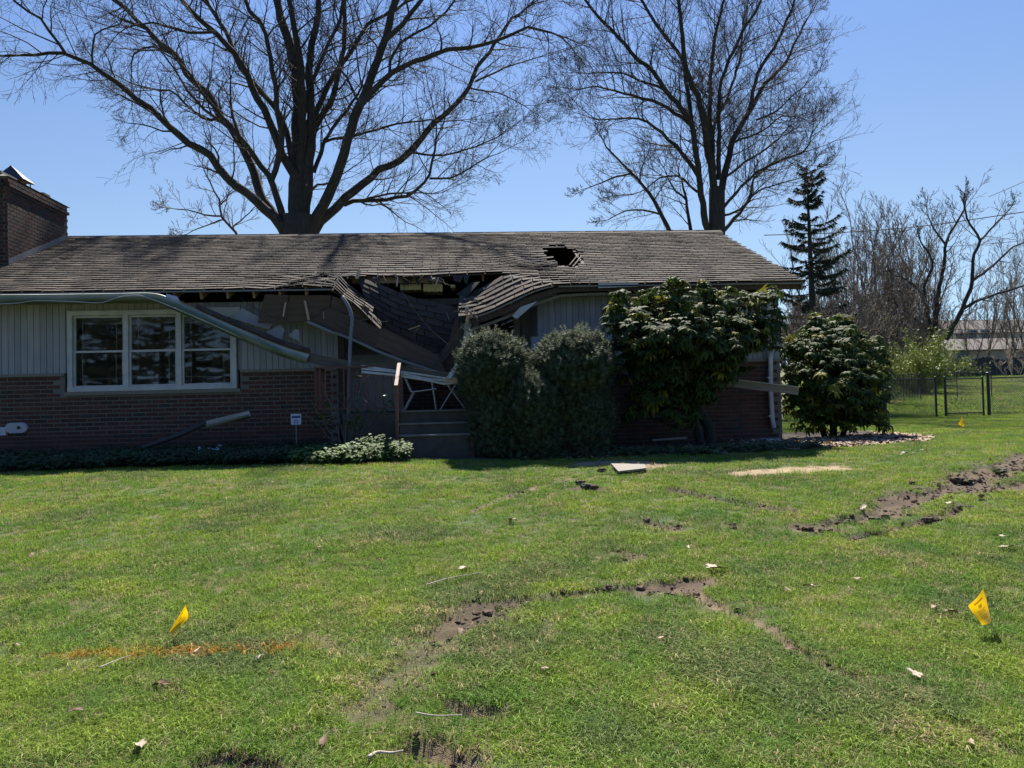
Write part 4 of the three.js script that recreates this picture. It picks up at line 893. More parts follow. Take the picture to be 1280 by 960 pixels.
{
  const z = -28.5, base = atZ(372, 300, z), g = thing('bare_maple_tree', 'large bare tree with wide spreading limbs rising behind the house roof', 'tree', V(base.x, slope(base.x, z), z));
  const limbs = [
    { p: [[360, 296], [353, 284], [319, 250], [281, 219], [262, 194], [231, 175], [187, 136], [156, 111], [116, 83], [81, 67], [47, 67], [6, 70]], w: [15, 3], lean: 0.5, flare: 1, bare: 0.25 },
    { p: [[82, 67], [64, 41], [53, 27], [28, 9], [5, -12]], w: [4.5, 2.4], lean: 0.2, z0: 4.3 },
    { p: [[116, 83], [117, 60], [122, 40], [150, 30]], w: [3, 1.6], lean: 0.3, z0: 3.6 },
    { p: [[361, 297], [347, 275], [328, 247], [312, 203], [294, 169], [275, 144], [262, 119], [237, 97], [219, 69], [194, 47], [162, 16], [130, -12]], w: [15, 6], lean: -0.4, flare: 1, bare: 0.25 },
    { p: [[276, 146], [262, 150], [237, 134], [216, 114], [187, 111], [162, 103]], w: [5, 2], lean: -0.2, z0: -1.8 },
    { p: [[219, 69], [190, 58], [166, 70], [164, 92]], w: [4, 2], lean: 0.4, z0: -2.8 },
    { p: [[366, 298], [356, 280], [349, 255], [337, 222], [318, 195], [300, 172]], w: [12, 7], lean: 0.1, flare: 1, bare: 0.5 },
    { p: [[339, 226], [347, 203], [352, 175], [347, 134], [341, 87], [328, 34], [312, 12], [300, -20]], w: [9, 5], lean: 0.5, z0: 0.4 },
    { p: [[372, 250], [369, 219], [353, 194], [341, 160], [331, 140], [319, 115], [300, 78], [281, 53], [269, 40], [244, 19], [222, -6]], w: [14, 6], lean: 0.3, bare: 0.3 },
    { p: [[371, 230], [359, 169], [341, 131], [312, 100], [296, 74], [282, 40], [262, 8]], w: [10, 6], lean: -0.45, bare: 0.3 },
    { p: [[269, 40], [231, 39], [203, 33], [184, 28], [160, 34]], w: [4, 1.8], lean: 0.2, z0: 2.6 },
    { p: [[373, 290], [373, 219], [374, 156], [372, 103], [362, 56], [350, 19], [340, -30]], w: [30, 9], lean: -0.1, bare: 0.4 },
    { p: [[375, 225], [378, 156], [376, 87], [368, 41], [360, -5]], w: [15, 7], lean: 0.35, bare: 0.3 },
    { p: [[380, 270], [385, 215], [390, 150], [387, 103], [388, 62], [396, 25], [400, -15]], w: [18, 7], lean: 0.1, bare: 0.35 },
    { p: [[388, 105], [412, 53], [427, 16], [432, -20]], w: [6, 4], lean: 0.5, z0: 0.5 },
    { p: [[384, 235], [392, 165], [415, 125], [424, 91], [431, 47], [431, -8]], w: [11, 6], lean: -0.5, bare: 0.3 },
    { p: [[388, 160], [404, 120], [418, 94], [443, 59], [462, 28], [481, 20], [505, 4]], w: [9, 4], lean: -0.2 },
    { p: [[384, 298], [393, 275], [418, 228], [434, 175], [449, 134], [462, 100], [477, 62], [490, 19], [500, -15]], w: [17, 9], lean: 0.35, flare: 1, bare: 0.3 },
    { p: [[482, 50], [509, 22], [527, 0], [540, -15]], w: [7, 5], lean: 0.5, z0: 3.2 },
    { p: [[449, 134], [465, 115], [490, 91], [518, 78], [559, 62], [596, 58], [631, 47], [665, 34], [690, 41]], w: [9, 3], lean: 0.1, z0: 2.1 },
    { p: [[487, 90], [493, 62], [515, 44], [552, 22], [572, -6]], w: [4.5, 3], lean: -0.4, z0: 2.2 },
    { p: [[386, 300], [399, 278], [427, 253], [449, 234], [474, 212], [502, 200], [515, 187], [540, 156], [565, 134], [587, 109], [596, 87], [615, 59], [634, 31], [659, 9]], w: [15, 3.2], lean: -0.3, flare: 1, bare: 0.25 },
    { p: [[430, 256], [450, 250], [471, 250], [506, 245], [531, 228], [540, 200], [545, 175]], w: [7, 3], lean: 0.4, z0: -0.8 },
    { p: [[449, 252], [474, 244], [500, 242], [540, 242]], w: [4, 1.6], lean: 0.8, z0: -0.4 },
    { p: [[537, 223], [565, 222], [590, 209], [609, 197]], w: [3.6, 1.8], lean: 0.2, z0: -0.1 },
    { p: [[515, 190], [552, 194], [584, 187], [621, 172]], w: [4, 1.8], lean: 0.6, z0: -1.4 },
    { p: [[392, 215], [405, 180], [420, 155], [434, 137], [452, 109]], w: [7, 3.4], lean: -0.6 },
    { p: [[404, 178], [440, 170], [456, 166], [490, 156], [527, 151], [552, 152]], w: [4.5, 2], lean: 0.6, z0: -0.6 },
    { p: [[594, 102], [627, 87], [671, 72]], w: [3.4, 1.6], lean: 0.4, z0: -2.5 },
    { p: [[587, 110], [620, 115], [655, 132]], w: [3, 1.4], lean: -0.3, z0: -2.4 },
    { p: [[450, 128], [430, 92], [428, 90]], w: [4, 3], lean: 0.1, z0: 2 },
    { p: [[381, 252], [396, 232], [410, 229]], w: [5, 2.5], lean: 0.5 },
  ];
  tracedTree(g, limbs, z, { seed: 11, base: [372, 500], fork: [374, 270], trunk: 0.6, thinner: 0.84, bark: M.bark, twig: M.twig, wander: 0.5, lift: 0.03, up: 0.12, thin: 0.0045, spread: 0.85, ratio: 0.55, depth: 3, kids: [8, 7, 4, 0], step: 0.29, sub: 0.03, len: 2.1, tips: 3, tipLen: 5, count: 0 });
}
{
  const z = -34, base = atZ(896, 300, z), g = thing('bare_elm_tree', 'bare tree with dense fine upright crown behind the right roof end', 'tree', V(base.x, slope(base.x, z), z));
  const limbs = [
    { p: [[886, 290], [883, 281], [874, 219], [868, 175], [858, 144], [836, 119], [814, 87], [799, 75], [774, 47], [746, 19], [725, -12]], w: [10, 3.4], lean: 0.3 },
    { p: [[869, 178], [860, 119], [852, 72], [830, 44], [805, 6], [795, -15]], w: [7, 4], lean: -0.4 },
    { p: [[893, 240], [889, 210], [883, 175], [874, 125], [858, 87], [853, 47], [849, 6], [846, -20]], w: [12, 4], lean: 0.5 },
    { p: [[890, 200], [888, 125], [892, 62], [903, 9], [908, -15]], w: [8, 3.6], lean: -0.3 },
    { p: [[898, 225], [899, 156], [900, 109], [917, 62], [946, 9], [955, -10]], w: [7, 3.2], lean: 0.6 },
    { p: [[900, 245], [908, 210], [917, 175], [939, 134], [955, 106], [980, 81], [994, 53], [1008, 25]], w: [11, 2.6], lean: -0.4 },
    { p: [[936, 138], [949, 87], [971, 53], [992, 6], [998, -10]], w: [6, 3], lean: 0.3 },
    { p: [[904, 260], [925, 235], [942, 219], [971, 203], [1008, 187], [1014, 169]], w: [5, 1.8], lean: 0.5 },
    { p: [[906, 222], [936, 200], [961, 184], [985, 160]], w: [4.5, 1.6], lean: -0.5 },
    { p: [[905, 288], [920, 270], [936, 250], [942, 225], [970, 200]], w: [6, 2], lean: -0.6 },
    { p: [[873, 220], [855, 194], [830, 169], [805, 150], [783, 147], [750, 150]], w: [7, 1.8], lean: -0.2 },
    { p: [[862, 155], [852, 147], [821, 128], [789, 120], [752, 109], [724, 112]], w: [6, 1.6], lean: 0.4 },
    { p: [[830, 112], [800, 100], [770, 90], [735, 92]], w: [4, 1.4], lean: 0.5, z0: 1 },
    { p: [[872, 240], [850, 222], [828, 222], [800, 240]], w: [4, 1.5], lean: 0.6 },
    { p: [[892, 220], [893, 160], [910, 120], [925, 70], [930, 20]], w: [6, 2.4], lean: -0.7 },
    { p: [[900, 270], [926, 262], [946, 240], [980, 228], [1002, 222]], w: [4, 1.4], lean: 0.4 },
    { p: [[945, 150], [970, 140], [990, 120], [1005, 108]], w: [3.4, 1.4], lean: 0.2 },
    { p: [[918, 178], [950, 165], [980, 145], [1004, 148]], w: [3.6, 1.4], lean: -0.6 },
  ];
  tracedTree(g, limbs, z, { seed: 23, base: [896, 480], fork: [896, 235], trunk: 0.36, thinner: 0.88, bark: M.bark, twig: M.twig, wander: 0.42, lift: 0.05, up: 0.2, thin: 0.005, spread: 0.75, ratio: 0.56, depth: 3, kids: [8, 7, 4, 0], step: 0.2, sub: 0.026, len: 2.45, tips: 4, tipLen: 3.4, count: 0 });
}
function mediumTree(label, base, z, limbs, o, group) {
  const b = atZ(base[0], base[1], z), g = thing('bare_tree', label, 'tree', V(b.x, slope(b.x, z), z), group);
  tracedTree(g, limbs, z, { bark: M.bark, twig: M.twig, wander: 0.45, lift: 0.04, up: 0.18, thin: 0.007, spread: 0.8, ratio: 0.56, depth: 3, kids: [6, 5, 3, 0], step: 0.5, sub: 0.025, len: 2, tips: 2, tipLen: 2.2, count: 0, base: [base[0], base[1] + 60], fork: base, trunk: 0.12, ...o });
  return g;
}
mediumTree('slender bare tree left of the dense crowned tree behind the roof', [836, 288], -36, [
  { p: [[838, 292], [811, 241], [783, 209], [758, 184]], w: [6, 2], lean: 0.2 }, { p: [[815, 248], [800, 225], [806, 200]], w: [3, 1.5] }, { p: [[790, 216], [760, 225], [735, 235]], w: [3, 1.2] },
  { p: [[864, 292], [855, 237], [848, 215]], w: [5, 2] }, { p: [[858, 250], [840, 232], [830, 210]], w: [3, 1.3] }, { p: [[826, 268], [790, 262], [760, 275]], w: [3, 1.2] }], { seed: 41 });
mediumTree('small pale bare tree behind the roof beside the big spreading tree', [298, 298], -38, [
  { p: [[299, 300], [290, 284], [278, 270], [274, 250], [262, 228], [253, 206]], w: [3.6, 1.2], lean: 0.2 }, { p: [[278, 270], [255, 268], [230, 262], [212, 260]], w: [2.6, 1] }, { p: [[276, 256], [290, 240], [300, 236]], w: [2.2, 1] }, { p: [[282, 274], [262, 280], [235, 292]], w: [2, 1] }, { p: [[290, 285], [310, 268], [322, 256]], w: [2, 1] }], { seed: 43, bark: M.greyBark, twig: M.greyTwig, thin: 0.008, len: 1.2, step: 0.4 });
mediumTree('bare tree forking into three dark stems before the neighbouring houses', [1170, 420], -46, [
  { p: [[1165, 424], [1164, 410], [1155, 360], [1167, 330], [1160, 315], [1150, 300]], w: [6, 2], lean: 0.3 },
  { p: [[1168, 424], [1169, 412], [1172, 370], [1180, 330], [1182, 305], [1192, 285], [1205, 262]], w: [7, 2.4], lean: -0.2 },
  { p: [[1182, 424], [1190, 410], [1200, 392], [1215, 352], [1217, 320], [1225, 300], [1212, 280], [1205, 255]], w: [7, 2], lean: 0.2 },
  { p: [[1204, 386], [1210, 382], [1237, 370], [1272, 360], [1300, 350]], w: [4.5, 1.6], lean: 0.4 }, { p: [[1216, 350], [1237, 335], [1265, 310], [1285, 300]], w: [4, 1.5], lean: -0.4 },
  { p: [[1182, 306], [1170, 290], [1160, 270]], w: [3, 1.4] }, { p: [[1226, 300], [1245, 280], [1262, 262]], w: [3, 1.3] }, { p: [[1158, 372], [1135, 350], [1120, 345]], w: [3, 1.3] }, { p: [[1168, 420], [1140, 396], [1120, 380]], w: [4, 1.5] }],
  { seed: 47, len: 2.2, kids: [6, 5, 3, 0], step: 0.55, thin: 0.009, trunk: 0.26 });
// thicket of bare trees and brush behind the corner of the house
{
  const R = seeded(61);
  function brush(px, py, z, h, stems, label, name, cat, group, o = {}) {
    const b = atZ(px, py, z); b.y = slope(b.x, z) - 0.05;
    const g = thing(name, label, cat, b, group), mb = new MB(), st = new MB();
    const opt = { wander: 0.4, lift: 0.06, up: 0.25, thin: 0.011, spread: 0.6, ratio: 0.52, depth: 3, kids: [8, 5, 3, 0], count: 0, ...o };
    for (let k = 0; k < stems; k++) {
      const a = R() * 6.283, lean = (o.lean ?? 0.25) * (0.4 + R()), p0 = b.clone().add(V(Math.cos(a) * 0.2 * stems * 0.12, 0, Math.sin(a) * 0.2 * stems * 0.12)), H = h * (0.65 + 0.4 * R()), d = V(Math.cos(a) * lean, 1, Math.sin(a) * lean);
      const p1 = p0.clone().addScaledVector(d, H * 0.35), p2 = p1.clone().addScaledVector(d.clone().add(V((R() - 0.5) * 0.3, 0.1, (R() - 0.5) * 0.3)), H * 0.3), r = h * 0.0085 * (0.7 + 0.6 * R());
      st.tube([p0, p1, p2], [r, r * 0.75, r * 0.5], 6);
      growBranch(mb, R, p2, d.add(V((R() - 0.5) * 0.4, 0.2, (R() - 0.5) * 0.4)), H * 0.38, r * 0.5, 0, opt);
      for (let q = 0; q < 4 + stems * 0.3; q++) growBranch(mb, R, p0.clone().lerp(p2, 0.2 + 0.75 * R()), V(R() - 0.5, 0.55 + 0.4 * R(), R() - 0.5), H * 0.33 * (0.6 + 0.7 * R()), r * 0.4, 1, opt);
    }
    st.build('stem', o.bark ?? M.greyBark, g); mb.build('crown', o.twig ?? M.greyTwig, g, 'stuff');
  }
  const tall = 'tall slender bare tree in the thicket beyond the conifer', shrub = 'brown leafless shrub in the thicket behind the corner rhododendron';
  for (const [x, z, h, n] of [[1078, -52, 11.5, 4], [1092, -55, 13, 3], [1120, -50, 9.5, 5], [1140, -58, 11, 4], [1058, -48, 8.5, 4], [1030, -56, 11, 4], [1105, -60, 14, 4], [1068, -62, 14, 3], [1130, -66, 14, 4], [1155, -62, 12, 4]]) brush(x, 440, z, h, n, tall, 'thicket_tree', 'tree', 'tall bare trees of the thicket', { lean: 0.22 });
  for (const [x, z, h, n] of [[1035, -34, 4.3, 9], [1062, -38, 4.8, 9], [1090, -44, 5.2, 10], [1118, -46, 5, 10], [1010, -33, 4.2, 8], [1140, -48, 5, 9], [990, -36, 4.0, 7], [1150, -52, 5.4, 7], [1045, -44, 6, 8], [1100, -49, 6, 8]]) brush(x, 440, z, h, n, shrub, 'bare_shrub', 'shrub', 'bare shrubs of the thicket', { lean: 0.5, kids: [8, 6, 4, 0], thin: 0.010, wander: 0.55 });
  const far = 'distant thin bare tree beyond the neighbouring houses';
  for (const [x, z, h, n] of [[1262, -82, 13, 3], [1240, -95, 13, 3], [1285, -76, 12, 3], [1215, -110, 13, 3], [1300, -90, 15, 3], [1190, -90, 9, 3], [1160, -95, 12, 3], [1130, -90, 11, 3], [1015, -70, 11, 4], [1040, -75, 12, 3], [1232, -66, 8, 3], [1258, -68, 9, 3], [1212, -64, 6, 3], [1276, -64, 8, 3], [1150, -66, 10, 4], [1105, -64, 11, 4]]) brush(x, 440, z, h, n, far, 'distant_tree', 'tree', 'distant bare trees', { lean: 0.25, thin: 0.016, depth: 2 });
  brush(1268, 440, -48, 2.6, 9, 'pale twiggy bare shrub beyond the black fence gate', 'pale_shrub', 'shrub', undefined, { lean: 0.9, twig: std(rgb(0.42, 0.34, 0.27), 0.9), bark: std(rgb(0.4, 0.33, 0.26), 0.9), thin: 0.006 });
  // across the street behind the photographer, mirrored in the window
  for (const [x, z, h] of [[-17, 44, 13], [-5, 52, 14], [11, 48, 12], [-30, 50, 15]]) { const b = V(x, slope(x, z), z), g = thing('street_tree', 'bare tree across the street mirrored in the windows', 'tree', b, 'trees across the street'), mb = new MB(), st = new MB(), opt = { wander: 0.4, lift: 0.04, up: 0.2, thin: 0.012, spread: 0.8, ratio: 0.55, depth: 2, kids: [8, 6, 4, 0], count: 0 }; st.tube([b, b.clone().add(V(0.2, h * 0.35, 0))], [0.3, 0.22], 8); for (let k = 0; k < 9; k++) growBranch(mb, R, b.clone().add(V(0.15, h * (0.25 + 0.1 * R()), 0)), V(R() - 0.5, 0.9, R() - 0.5), h * 0.6, 0.12, 0, opt); st.build('trunk', M.bark, g); mb.build('crown', M.twig, g, 'stuff'); }
}
// ---------------------------------------------------------------- conifer
{
  const z = -40, top = atZ(1008, 207, z), b = V(atZ(1018, 420, z).x, 0, z); b.y = slope(b.x, z) - 0.1;
  const g = thing('spruce_tree', 'dark ragged evergreen conifer beyond the right end of the house', 'tree', b), R = seeded(71), H = top.y - b.y;
  const at = (t) => b.clone().lerp(V(top.x, top.y, z), t);
  new MB().tube([at(0), at(0.3), at(0.7), at(1)], [0.24, 0.19, 0.09, 0.015], 9).build('trunk', M.bark, g);
  const br = new MB(), nd = new MB();
  for (let k = 0; k < 150; k++) {
    const t = 0.2 + 0.8 * Math.pow(R(), 0.8), y = at(t), a = R() * 6.283, L = (0.4 + 2.3 * Math.pow(1 - t, 0.7)) * (0.25 + 1.0 * R()) * (t < 0.32 ? 0.7 : 1), d = V(Math.cos(a), -0.3 + 0.65 * t + 0.2 * (R() - 0.5), Math.sin(a)), pts = [];
    for (let s = 0; s <= 5; s++) pts.push(y.clone().addScaledVector(d, (L * s) / 5).add(V(0, -0.10 * L * Math.sin((s / 5) * 3) + 0.12 * L * (s / 5) ** 2, 0)));
    br.tube(pts, [0.025, 0.02, 0.016, 0.012, 0.008, 0.005], 4, false);
    const n = Math.round(L * 30);
    for (let q = 0; q < n; q++) {
      const u = 0.2 + 0.8 * R(), i = Math.min(4, Math.floor(u * 5)), p = pts[i].clone().lerp(pts[i + 1], u * 5 - i), f = 0.72 + 0.6 * R();
      nd.col = rgb(0.03 * f, 0.042 * f, 0.02 * f);
      for (let w = 0; w < 4; w++) { const s = V(R() - 0.5, R() * 0.5 - 0.62, R() - 0.5).normalize().addScaledVector(d, 0.35).multiplyScalar(0.12 + 0.18 * R()), c = V(R() - 0.5, R() - 0.5, R() - 0.5).multiplyScalar(0.08); nd.tri(p.clone().add(c), p.clone().sub(c), p.clone().add(s)); }
    }
  }
  br.build('branches', M.bark, g, 'stuff'); nd.build('needles', std(rgb(1, 1, 1), 0.8, null, { vertexColors: true }), g, 'stuff');
  // unseen evergreen row, added and packed wide to darken the window reflections
  for (const [x, zz, s] of [[-31, 43, 1], [-27.5, 40, 0.9], [-24, 42, 1.05], [-20.5, 39, 0.85], [-17.5, 42, 1], [-14.5, 40, 0.95], [-11.5, 43, 1.1], [-8.5, 39, 0.85], [-5, 42, 1], [-1, 41, 0.9], [4, 43, 1], [9, 42, 0.9]]) { const c = g.clone(); c.name = numbered('spruce_tree'); c.position.set(x, slope(x, zz) - 0.1, zz); c.scale.set(s * 2.3, s, s * 2); c.rotation.y = x; c.userData = { label: 'unseen evergreen added across the street to darken the window reflections', category: 'tree', group: 'evergreens added across the street' }; scene.add(c); }
  console.log('spruce', nd.i.length / 3);
}
// ---------------------------------------------------------------- shrubs and plants by the house
const foliage = (rough, trans, spec = 0.5) => new THREE.MeshPhysicalMaterial({ color: rgb(1, 1, 1), roughness: rough, transmission: trans, thickness: 0, side: THREE.DoubleSide, specularIntensity: spec });
function scatter(geo, mat, list, name, parent) {            // list of [position, quaternion, scale, r, g, b]
  const im = new THREE.InstancedMesh(geo, mat, list.length), m4 = new THREE.Matrix4(), c = new THREE.Color(), s = V(1, 1, 1);
  list.forEach(([p, q, k, r, g, b], i) => { im.setMatrixAt(i, m4.compose(p, q, s.setScalar(k))); im.setColorAt(i, c.setRGB(r, g, b)); });
  im.name = name; im.userData.kind = 'stuff';
  return parent ? place(im, parent) : im;
}
const aim = (n, R, up = V(0, 1, 0)) => { const q = new THREE.Quaternion().setFromUnitVectors(up, n.clone().normalize()); return q.multiply(new THREE.Quaternion().setFromAxisAngle(up, R() * 6.283)); };
// clipped yews: needle sprays standing out of a lumpy clipped surface
{
  const R = seeded(81), spray = new MB();
  for (let k = 0; k < 16; k++) { const a = k * 2.4, t = k / 16, o = V(Math.cos(a) * 0.003, t * 0.05, Math.sin(a) * 0.003), d = V(Math.cos(a), 0.25 + 0.6 * t, Math.sin(a)).normalize().multiplyScalar(0.026), s = V(-Math.sin(a), 0, Math.cos(a)).multiplyScalar(0.004); spray.tri(o.clone().sub(s), o.clone().add(s), o.clone().add(d)); }
  const geo = spray.geometry(), mat = foliage(0.75, 0.35, 0.5);
  function yew(label, lobes, n) {
    const b = V(lobes[0].c.x, slope(lobes[0].c.x, lobes[0].c.z), lobes[0].c.z), g = thing('clipped_yew', label, 'shrub', b, 'clipped yews before the porch'), list = [], tw = new MB();
    const wob = (L, d) => 1 + 0.13 * noise(d.x * 1.8 + L.c.x * 3, d.y * 1.8 + L.c.y * 2, d.z * 1.8) + 0.09 * noise(d.x * 5 + L.c.x, d.y * 5, d.z * 5 + L.c.y);
    const at = (L, d, k = 1) => { const w = wob(L, d) * k; return V(L.c.x + d.x * L.r[0] * w, L.c.y + d.y * L.r[1] * w, L.c.z + d.z * L.r[2] * w); };
    const deep = (L, p) => { const d = V((p.x - L.c.x) / L.r[0], (p.y - L.c.y) / L.r[1], (p.z - L.c.z) / L.r[2]), k = d.length(); return k < 0.84 * wob(L, d.normalize()); };
    for (const L of lobes) for (let j = 0; j < n * L.share; j++) {
      const d = V(R() * 2 - 1, R() * 2 - 1, R() * 2 - 1); if (d.lengthSq() > 1 || d.lengthSq() < 0.01) { j--; continue; } d.normalize();
      const stray = R() < 0.05 ? 0.05 + 0.08 * R() : 0, p = at(L, d), nrm = V(d.x / L.r[0], d.y / L.r[1], d.z / L.r[2]).normalize();
      p.addScaledVector(nrm, 0.03 + stray - (R() < 0.5 ? 0.05 * R() : 0.2 * R()));
      if (p.y < slope(p.x, p.z) + 0.02 || lobes.some((o) => o !== L && deep(o, p))) continue;
      const f = 0.6 + 0.8 * R(), brown = R() < 0.03;
      list.push([p, aim(nrm.add(V((R() - 0.5) * 1.2, 0.4 + 0.5 * R(), (R() - 0.5) * 1.2)), R), 0.9 + 0.9 * R(), (brown ? 0.14 : 0.078) * f, 0.104 * f, 0.042 * f]);
    }
    for (const L of lobes) for (let k = 0; k < 60; k++) { const d = V(R() - 0.5, R() * 0.9 - 0.2, R() - 0.5).normalize(), s = V(lobes[0].c.x + (R() - 0.5) * 0.3, b.y - 0.03, L.c.z + (R() - 0.5) * 0.12), e = at(L, d, 0.9), m = s.clone().lerp(e, 0.5).add(V(0, 0.12, 0)); tw.tube([s, m, e], [0.014, 0.009, 0.004], 4, false); }
    tw.build('branches', M.bark, g, 'stuff');
    // dense brown twigs inside the clipped shell
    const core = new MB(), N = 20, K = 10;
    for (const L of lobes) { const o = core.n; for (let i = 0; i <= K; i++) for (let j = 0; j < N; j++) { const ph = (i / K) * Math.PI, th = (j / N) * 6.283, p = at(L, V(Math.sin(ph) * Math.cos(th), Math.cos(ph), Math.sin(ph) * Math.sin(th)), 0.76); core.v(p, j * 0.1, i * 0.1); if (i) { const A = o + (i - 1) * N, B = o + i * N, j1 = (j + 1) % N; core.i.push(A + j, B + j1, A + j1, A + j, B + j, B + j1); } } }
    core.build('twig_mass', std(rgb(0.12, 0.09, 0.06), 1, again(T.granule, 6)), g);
    scatter(geo, mat, list, 'foliage', g);
    console.log(g.name, list.length);
  }
  const a = atZ(616, 480, -11.75).x, b = atZ(714, 480, -11.75).x, c = atZ(664, 500, -11.45).x;
  yew('clipped dome topped yew beside the porch steps', [{ c: V(a, 2.2, -11.9), r: [0.45, 0.45, 0.68], share: 1 }, { c: V(a + 0.06, 1.5, -11.85), r: [0.36, 0.7, 0.5], share: 0.85 }], 9000);
  yew('broad clipped yew between the smaller yew and the rhododendron', [{ c: V(b + 0.06, 2.2, -11.9), r: [0.52, 0.46, 0.72], share: 1.1 }, { c: V(b + 0.03, 1.5, -11.85), r: [0.52, 0.68, 0.56], share: 1.1 }, { c: V(c, 1.62, -11.5), r: [0.36, 0.42, 0.4], share: 0.5 }, { c: V(c + 0.05, 1.3, -11.65), r: [0.42, 0.46, 0.42], share: 0.5 }], 9500);
}
// rhododendrons: whorls of drooping leathery leaves
{
  const R = seeded(91);
  function whorl(n, len, wid, droop) {
    const mb = new MB();
    for (let k = 0; k < n; k++) {
      const a = (k / n) * 6.283 + (R() - 0.5) * 0.5, L = len * (0.75 + 0.45 * R()), dr = droop * (0.5 + R()), out = V(Math.cos(a), 0, Math.sin(a)), side = V(-Math.sin(a), 0, Math.cos(a)), rows = [];
      for (let s = 0; s <= 4; s++) { const t = s / 4, w = wid * [0.12, 0.8, 1, 0.72, 0.06][s], c = out.clone().multiplyScalar(0.01 + L * t * (1 - 0.25 * dr * t)).add(V(0, 0.25 * L * t - dr * L * t * t, 0)); rows.push([c.clone().addScaledVector(side, w).add(V(0, 0.16 * w, 0)), c, c.clone().addScaledVector(side, -w).add(V(0, 0.16 * w, 0))]); }
      const o = mb.n; rows.forEach((r, s) => r.forEach((p) => mb.v(p, 0, 0)));
      for (let s = 0; s < 4; s++) for (let j = 0; j < 2; j++) { const A = o + s * 3 + j, B = A + 3; mb.i.push(A, B, B + 1, A, B + 1, A + 1); }
    }
    return mb.geometry();
  }
  const geos = [whorl(9, 0.125, 0.021, 0.35), whorl(8, 0.115, 0.02, 0.6), whorl(10, 0.12, 0.02, 0.85)], mat = foliage(0.68, 0.45, 0.22);
  function bush(name, label, base, lobes, per, tone, stems) {
    const g = thing(name, label, 'shrub', base), lists = [[], [], []], wood = new MB();
    for (const [c, rx, ry, rz, yel] of lobes) {
      const n = Math.round(per * (rx * ry + rx * rz + ry * rz) / 3 * 4 * 3.14);
      for (let k = 0; k < n; k++) {
        const d = V(R() * 2 - 1, R() * 2 - 1, R() * 2 - 1); if (d.lengthSq() > 1 || d.lengthSq() < 0.02) { k--; continue; } d.normalize();
        const s = R() < 0.7 ? 0.82 + 0.3 * R() : 0.45 + 0.45 * R(), p = c.clone().add(V(d.x * rx * s, d.y * ry * s, d.z * rz * s));
        if (p.y < slope(p.x, p.z) + 0.08) continue;
        const f = 0.7 + 0.65 * R(), yellowed = R() < yel ? 1 : 0, kk = Math.floor(R() * 3);
        lists[kk].push([p, aim(V(d.x * 0.5 + (R() - 0.5) * 0.7, Math.abs(d.y) * 0.4 + 0.75, d.z * 0.5 + (R() - 0.5) * 0.7), R), 0.6 + 0.8 * R(), lerp(0.065, 0.25, yellowed) * f * tone, lerp(0.1, 0.235, yellowed) * f * tone, lerp(0.02, 0.026, yellowed) * f * tone]);
      }
      for (let k = 0; k < 5; k++) { const e = c.clone().add(V((R() - 0.5) * rx, (R() - 0.3) * ry, (R() - 0.5) * rz)), f = stems(c, R), m = f.clone().lerp(e, 0.5).add(V((R() - 0.5) * 0.2, 0.1, (R() - 0.5) * 0.2)); wood.tube([f, f.clone().lerp(m, 0.5).add(V((R() - 0.5) * 0.05, 0, 0)), m, e], [0.024, 0.018, 0.013, 0.005], 5, false); }
    }
    wood.build('branches', M.greyBark, g, 'stuff');
    lists.forEach((l, k) => scatter(geos[k], mat, l, 'leaves', g));
    return g;
  }
  const tb = V(3.88, 0, -12.4); tb.y = slope(tb.x, tb.z);
  const lobe = (px, py, z, r, yel, sq = 0.8) => { const c = atZ(px, py, z), m = (-z / FPX) * r; return [c, m, m * sq, m * 1.05, yel]; };
  const fork = V(3.75, 1.6, -12.4);
  const g = bush('rhododendron', 'tall rhododendron with yellowing top leaves before the right brick wall', tb, [
    lobe(788, 392, -12.2, 30, 0.14), lobe(828, 378, -12.4, 32, 0.14), lobe(866, 384, -12.2, 34, 0.14), lobe(908, 382, -12.5, 32, 0.14), lobe(950, 384, -12.4, 28, 0.14), lobe(958, 420, -12.3, 24, 0.14),
    lobe(800, 425, -11.9, 40, 0.14), lobe(848, 425, -11.8, 44, 0.14), lobe(896, 425, -11.9, 42, 0.14), lobe(930, 415, -12.1, 32, 0.14), lobe(800, 462, -12.1, 34, 0.14), lobe(845, 468, -12.0, 40, 0.14), lobe(890, 462, -12.1, 30, 0.14), lobe(812, 500, -12.1, 30, 0.14), lobe(846, 512, -12.0, 30, 0.14), lobe(874, 490, -12.0, 22, 0.14), lobe(928, 456, -12.4, 14, 0.14, 0.6), lobe(842, 356, -12.3, 14, 0.14), lobe(884, 360, -12.3, 13, 0.14), lobe(962, 368, -12.4, 13, 0.14), lobe(768, 402, -12.1, 15, 0.14), lobe(972, 402, -12.3, 12, 0.14), lobe(776, 370, -12.2, 12, 0.14), lobe(905, 462, -12.3, 18, 0.14), lobe(790, 520, -12.1, 14, 0.14),
  ], 40, 0.82, (c) => fork.clone().lerp(c, 0.35));
  const wood = new MB();
  wood.tube([tb.clone().add(V(0.05, -0.05, 0)), tb.clone().add(V(0.02, 0.3, 0.02)), fork.clone().add(V(-0.02, -0.05, 0)), V(3.5, 2.1, -12.3), V(3.2, 2.7, -12.2)], [0.1, 0.085, 0.075, 0.05, 0.03], 9);
  wood.tube([fork, V(4.1, 2.1, -12.3), V(4.6, 2.7, -12.3)], [0.07, 0.05, 0.03], 8); wood.tube([tb.clone().add(V(-0.1, -0.05, 0.03)), V(3.62, 1.5, -12.3), V(3.0, 2.0, -12.1), V(2.6, 2.5, -12.1)], [0.08, 0.065, 0.05, 0.025], 8); wood.tube([fork, V(3.9, 2.3, -12.1), V(3.95, 2.9, -12.0)], [0.06, 0.04, 0.02], 7);
  wood.build('trunk', M.bark, g);
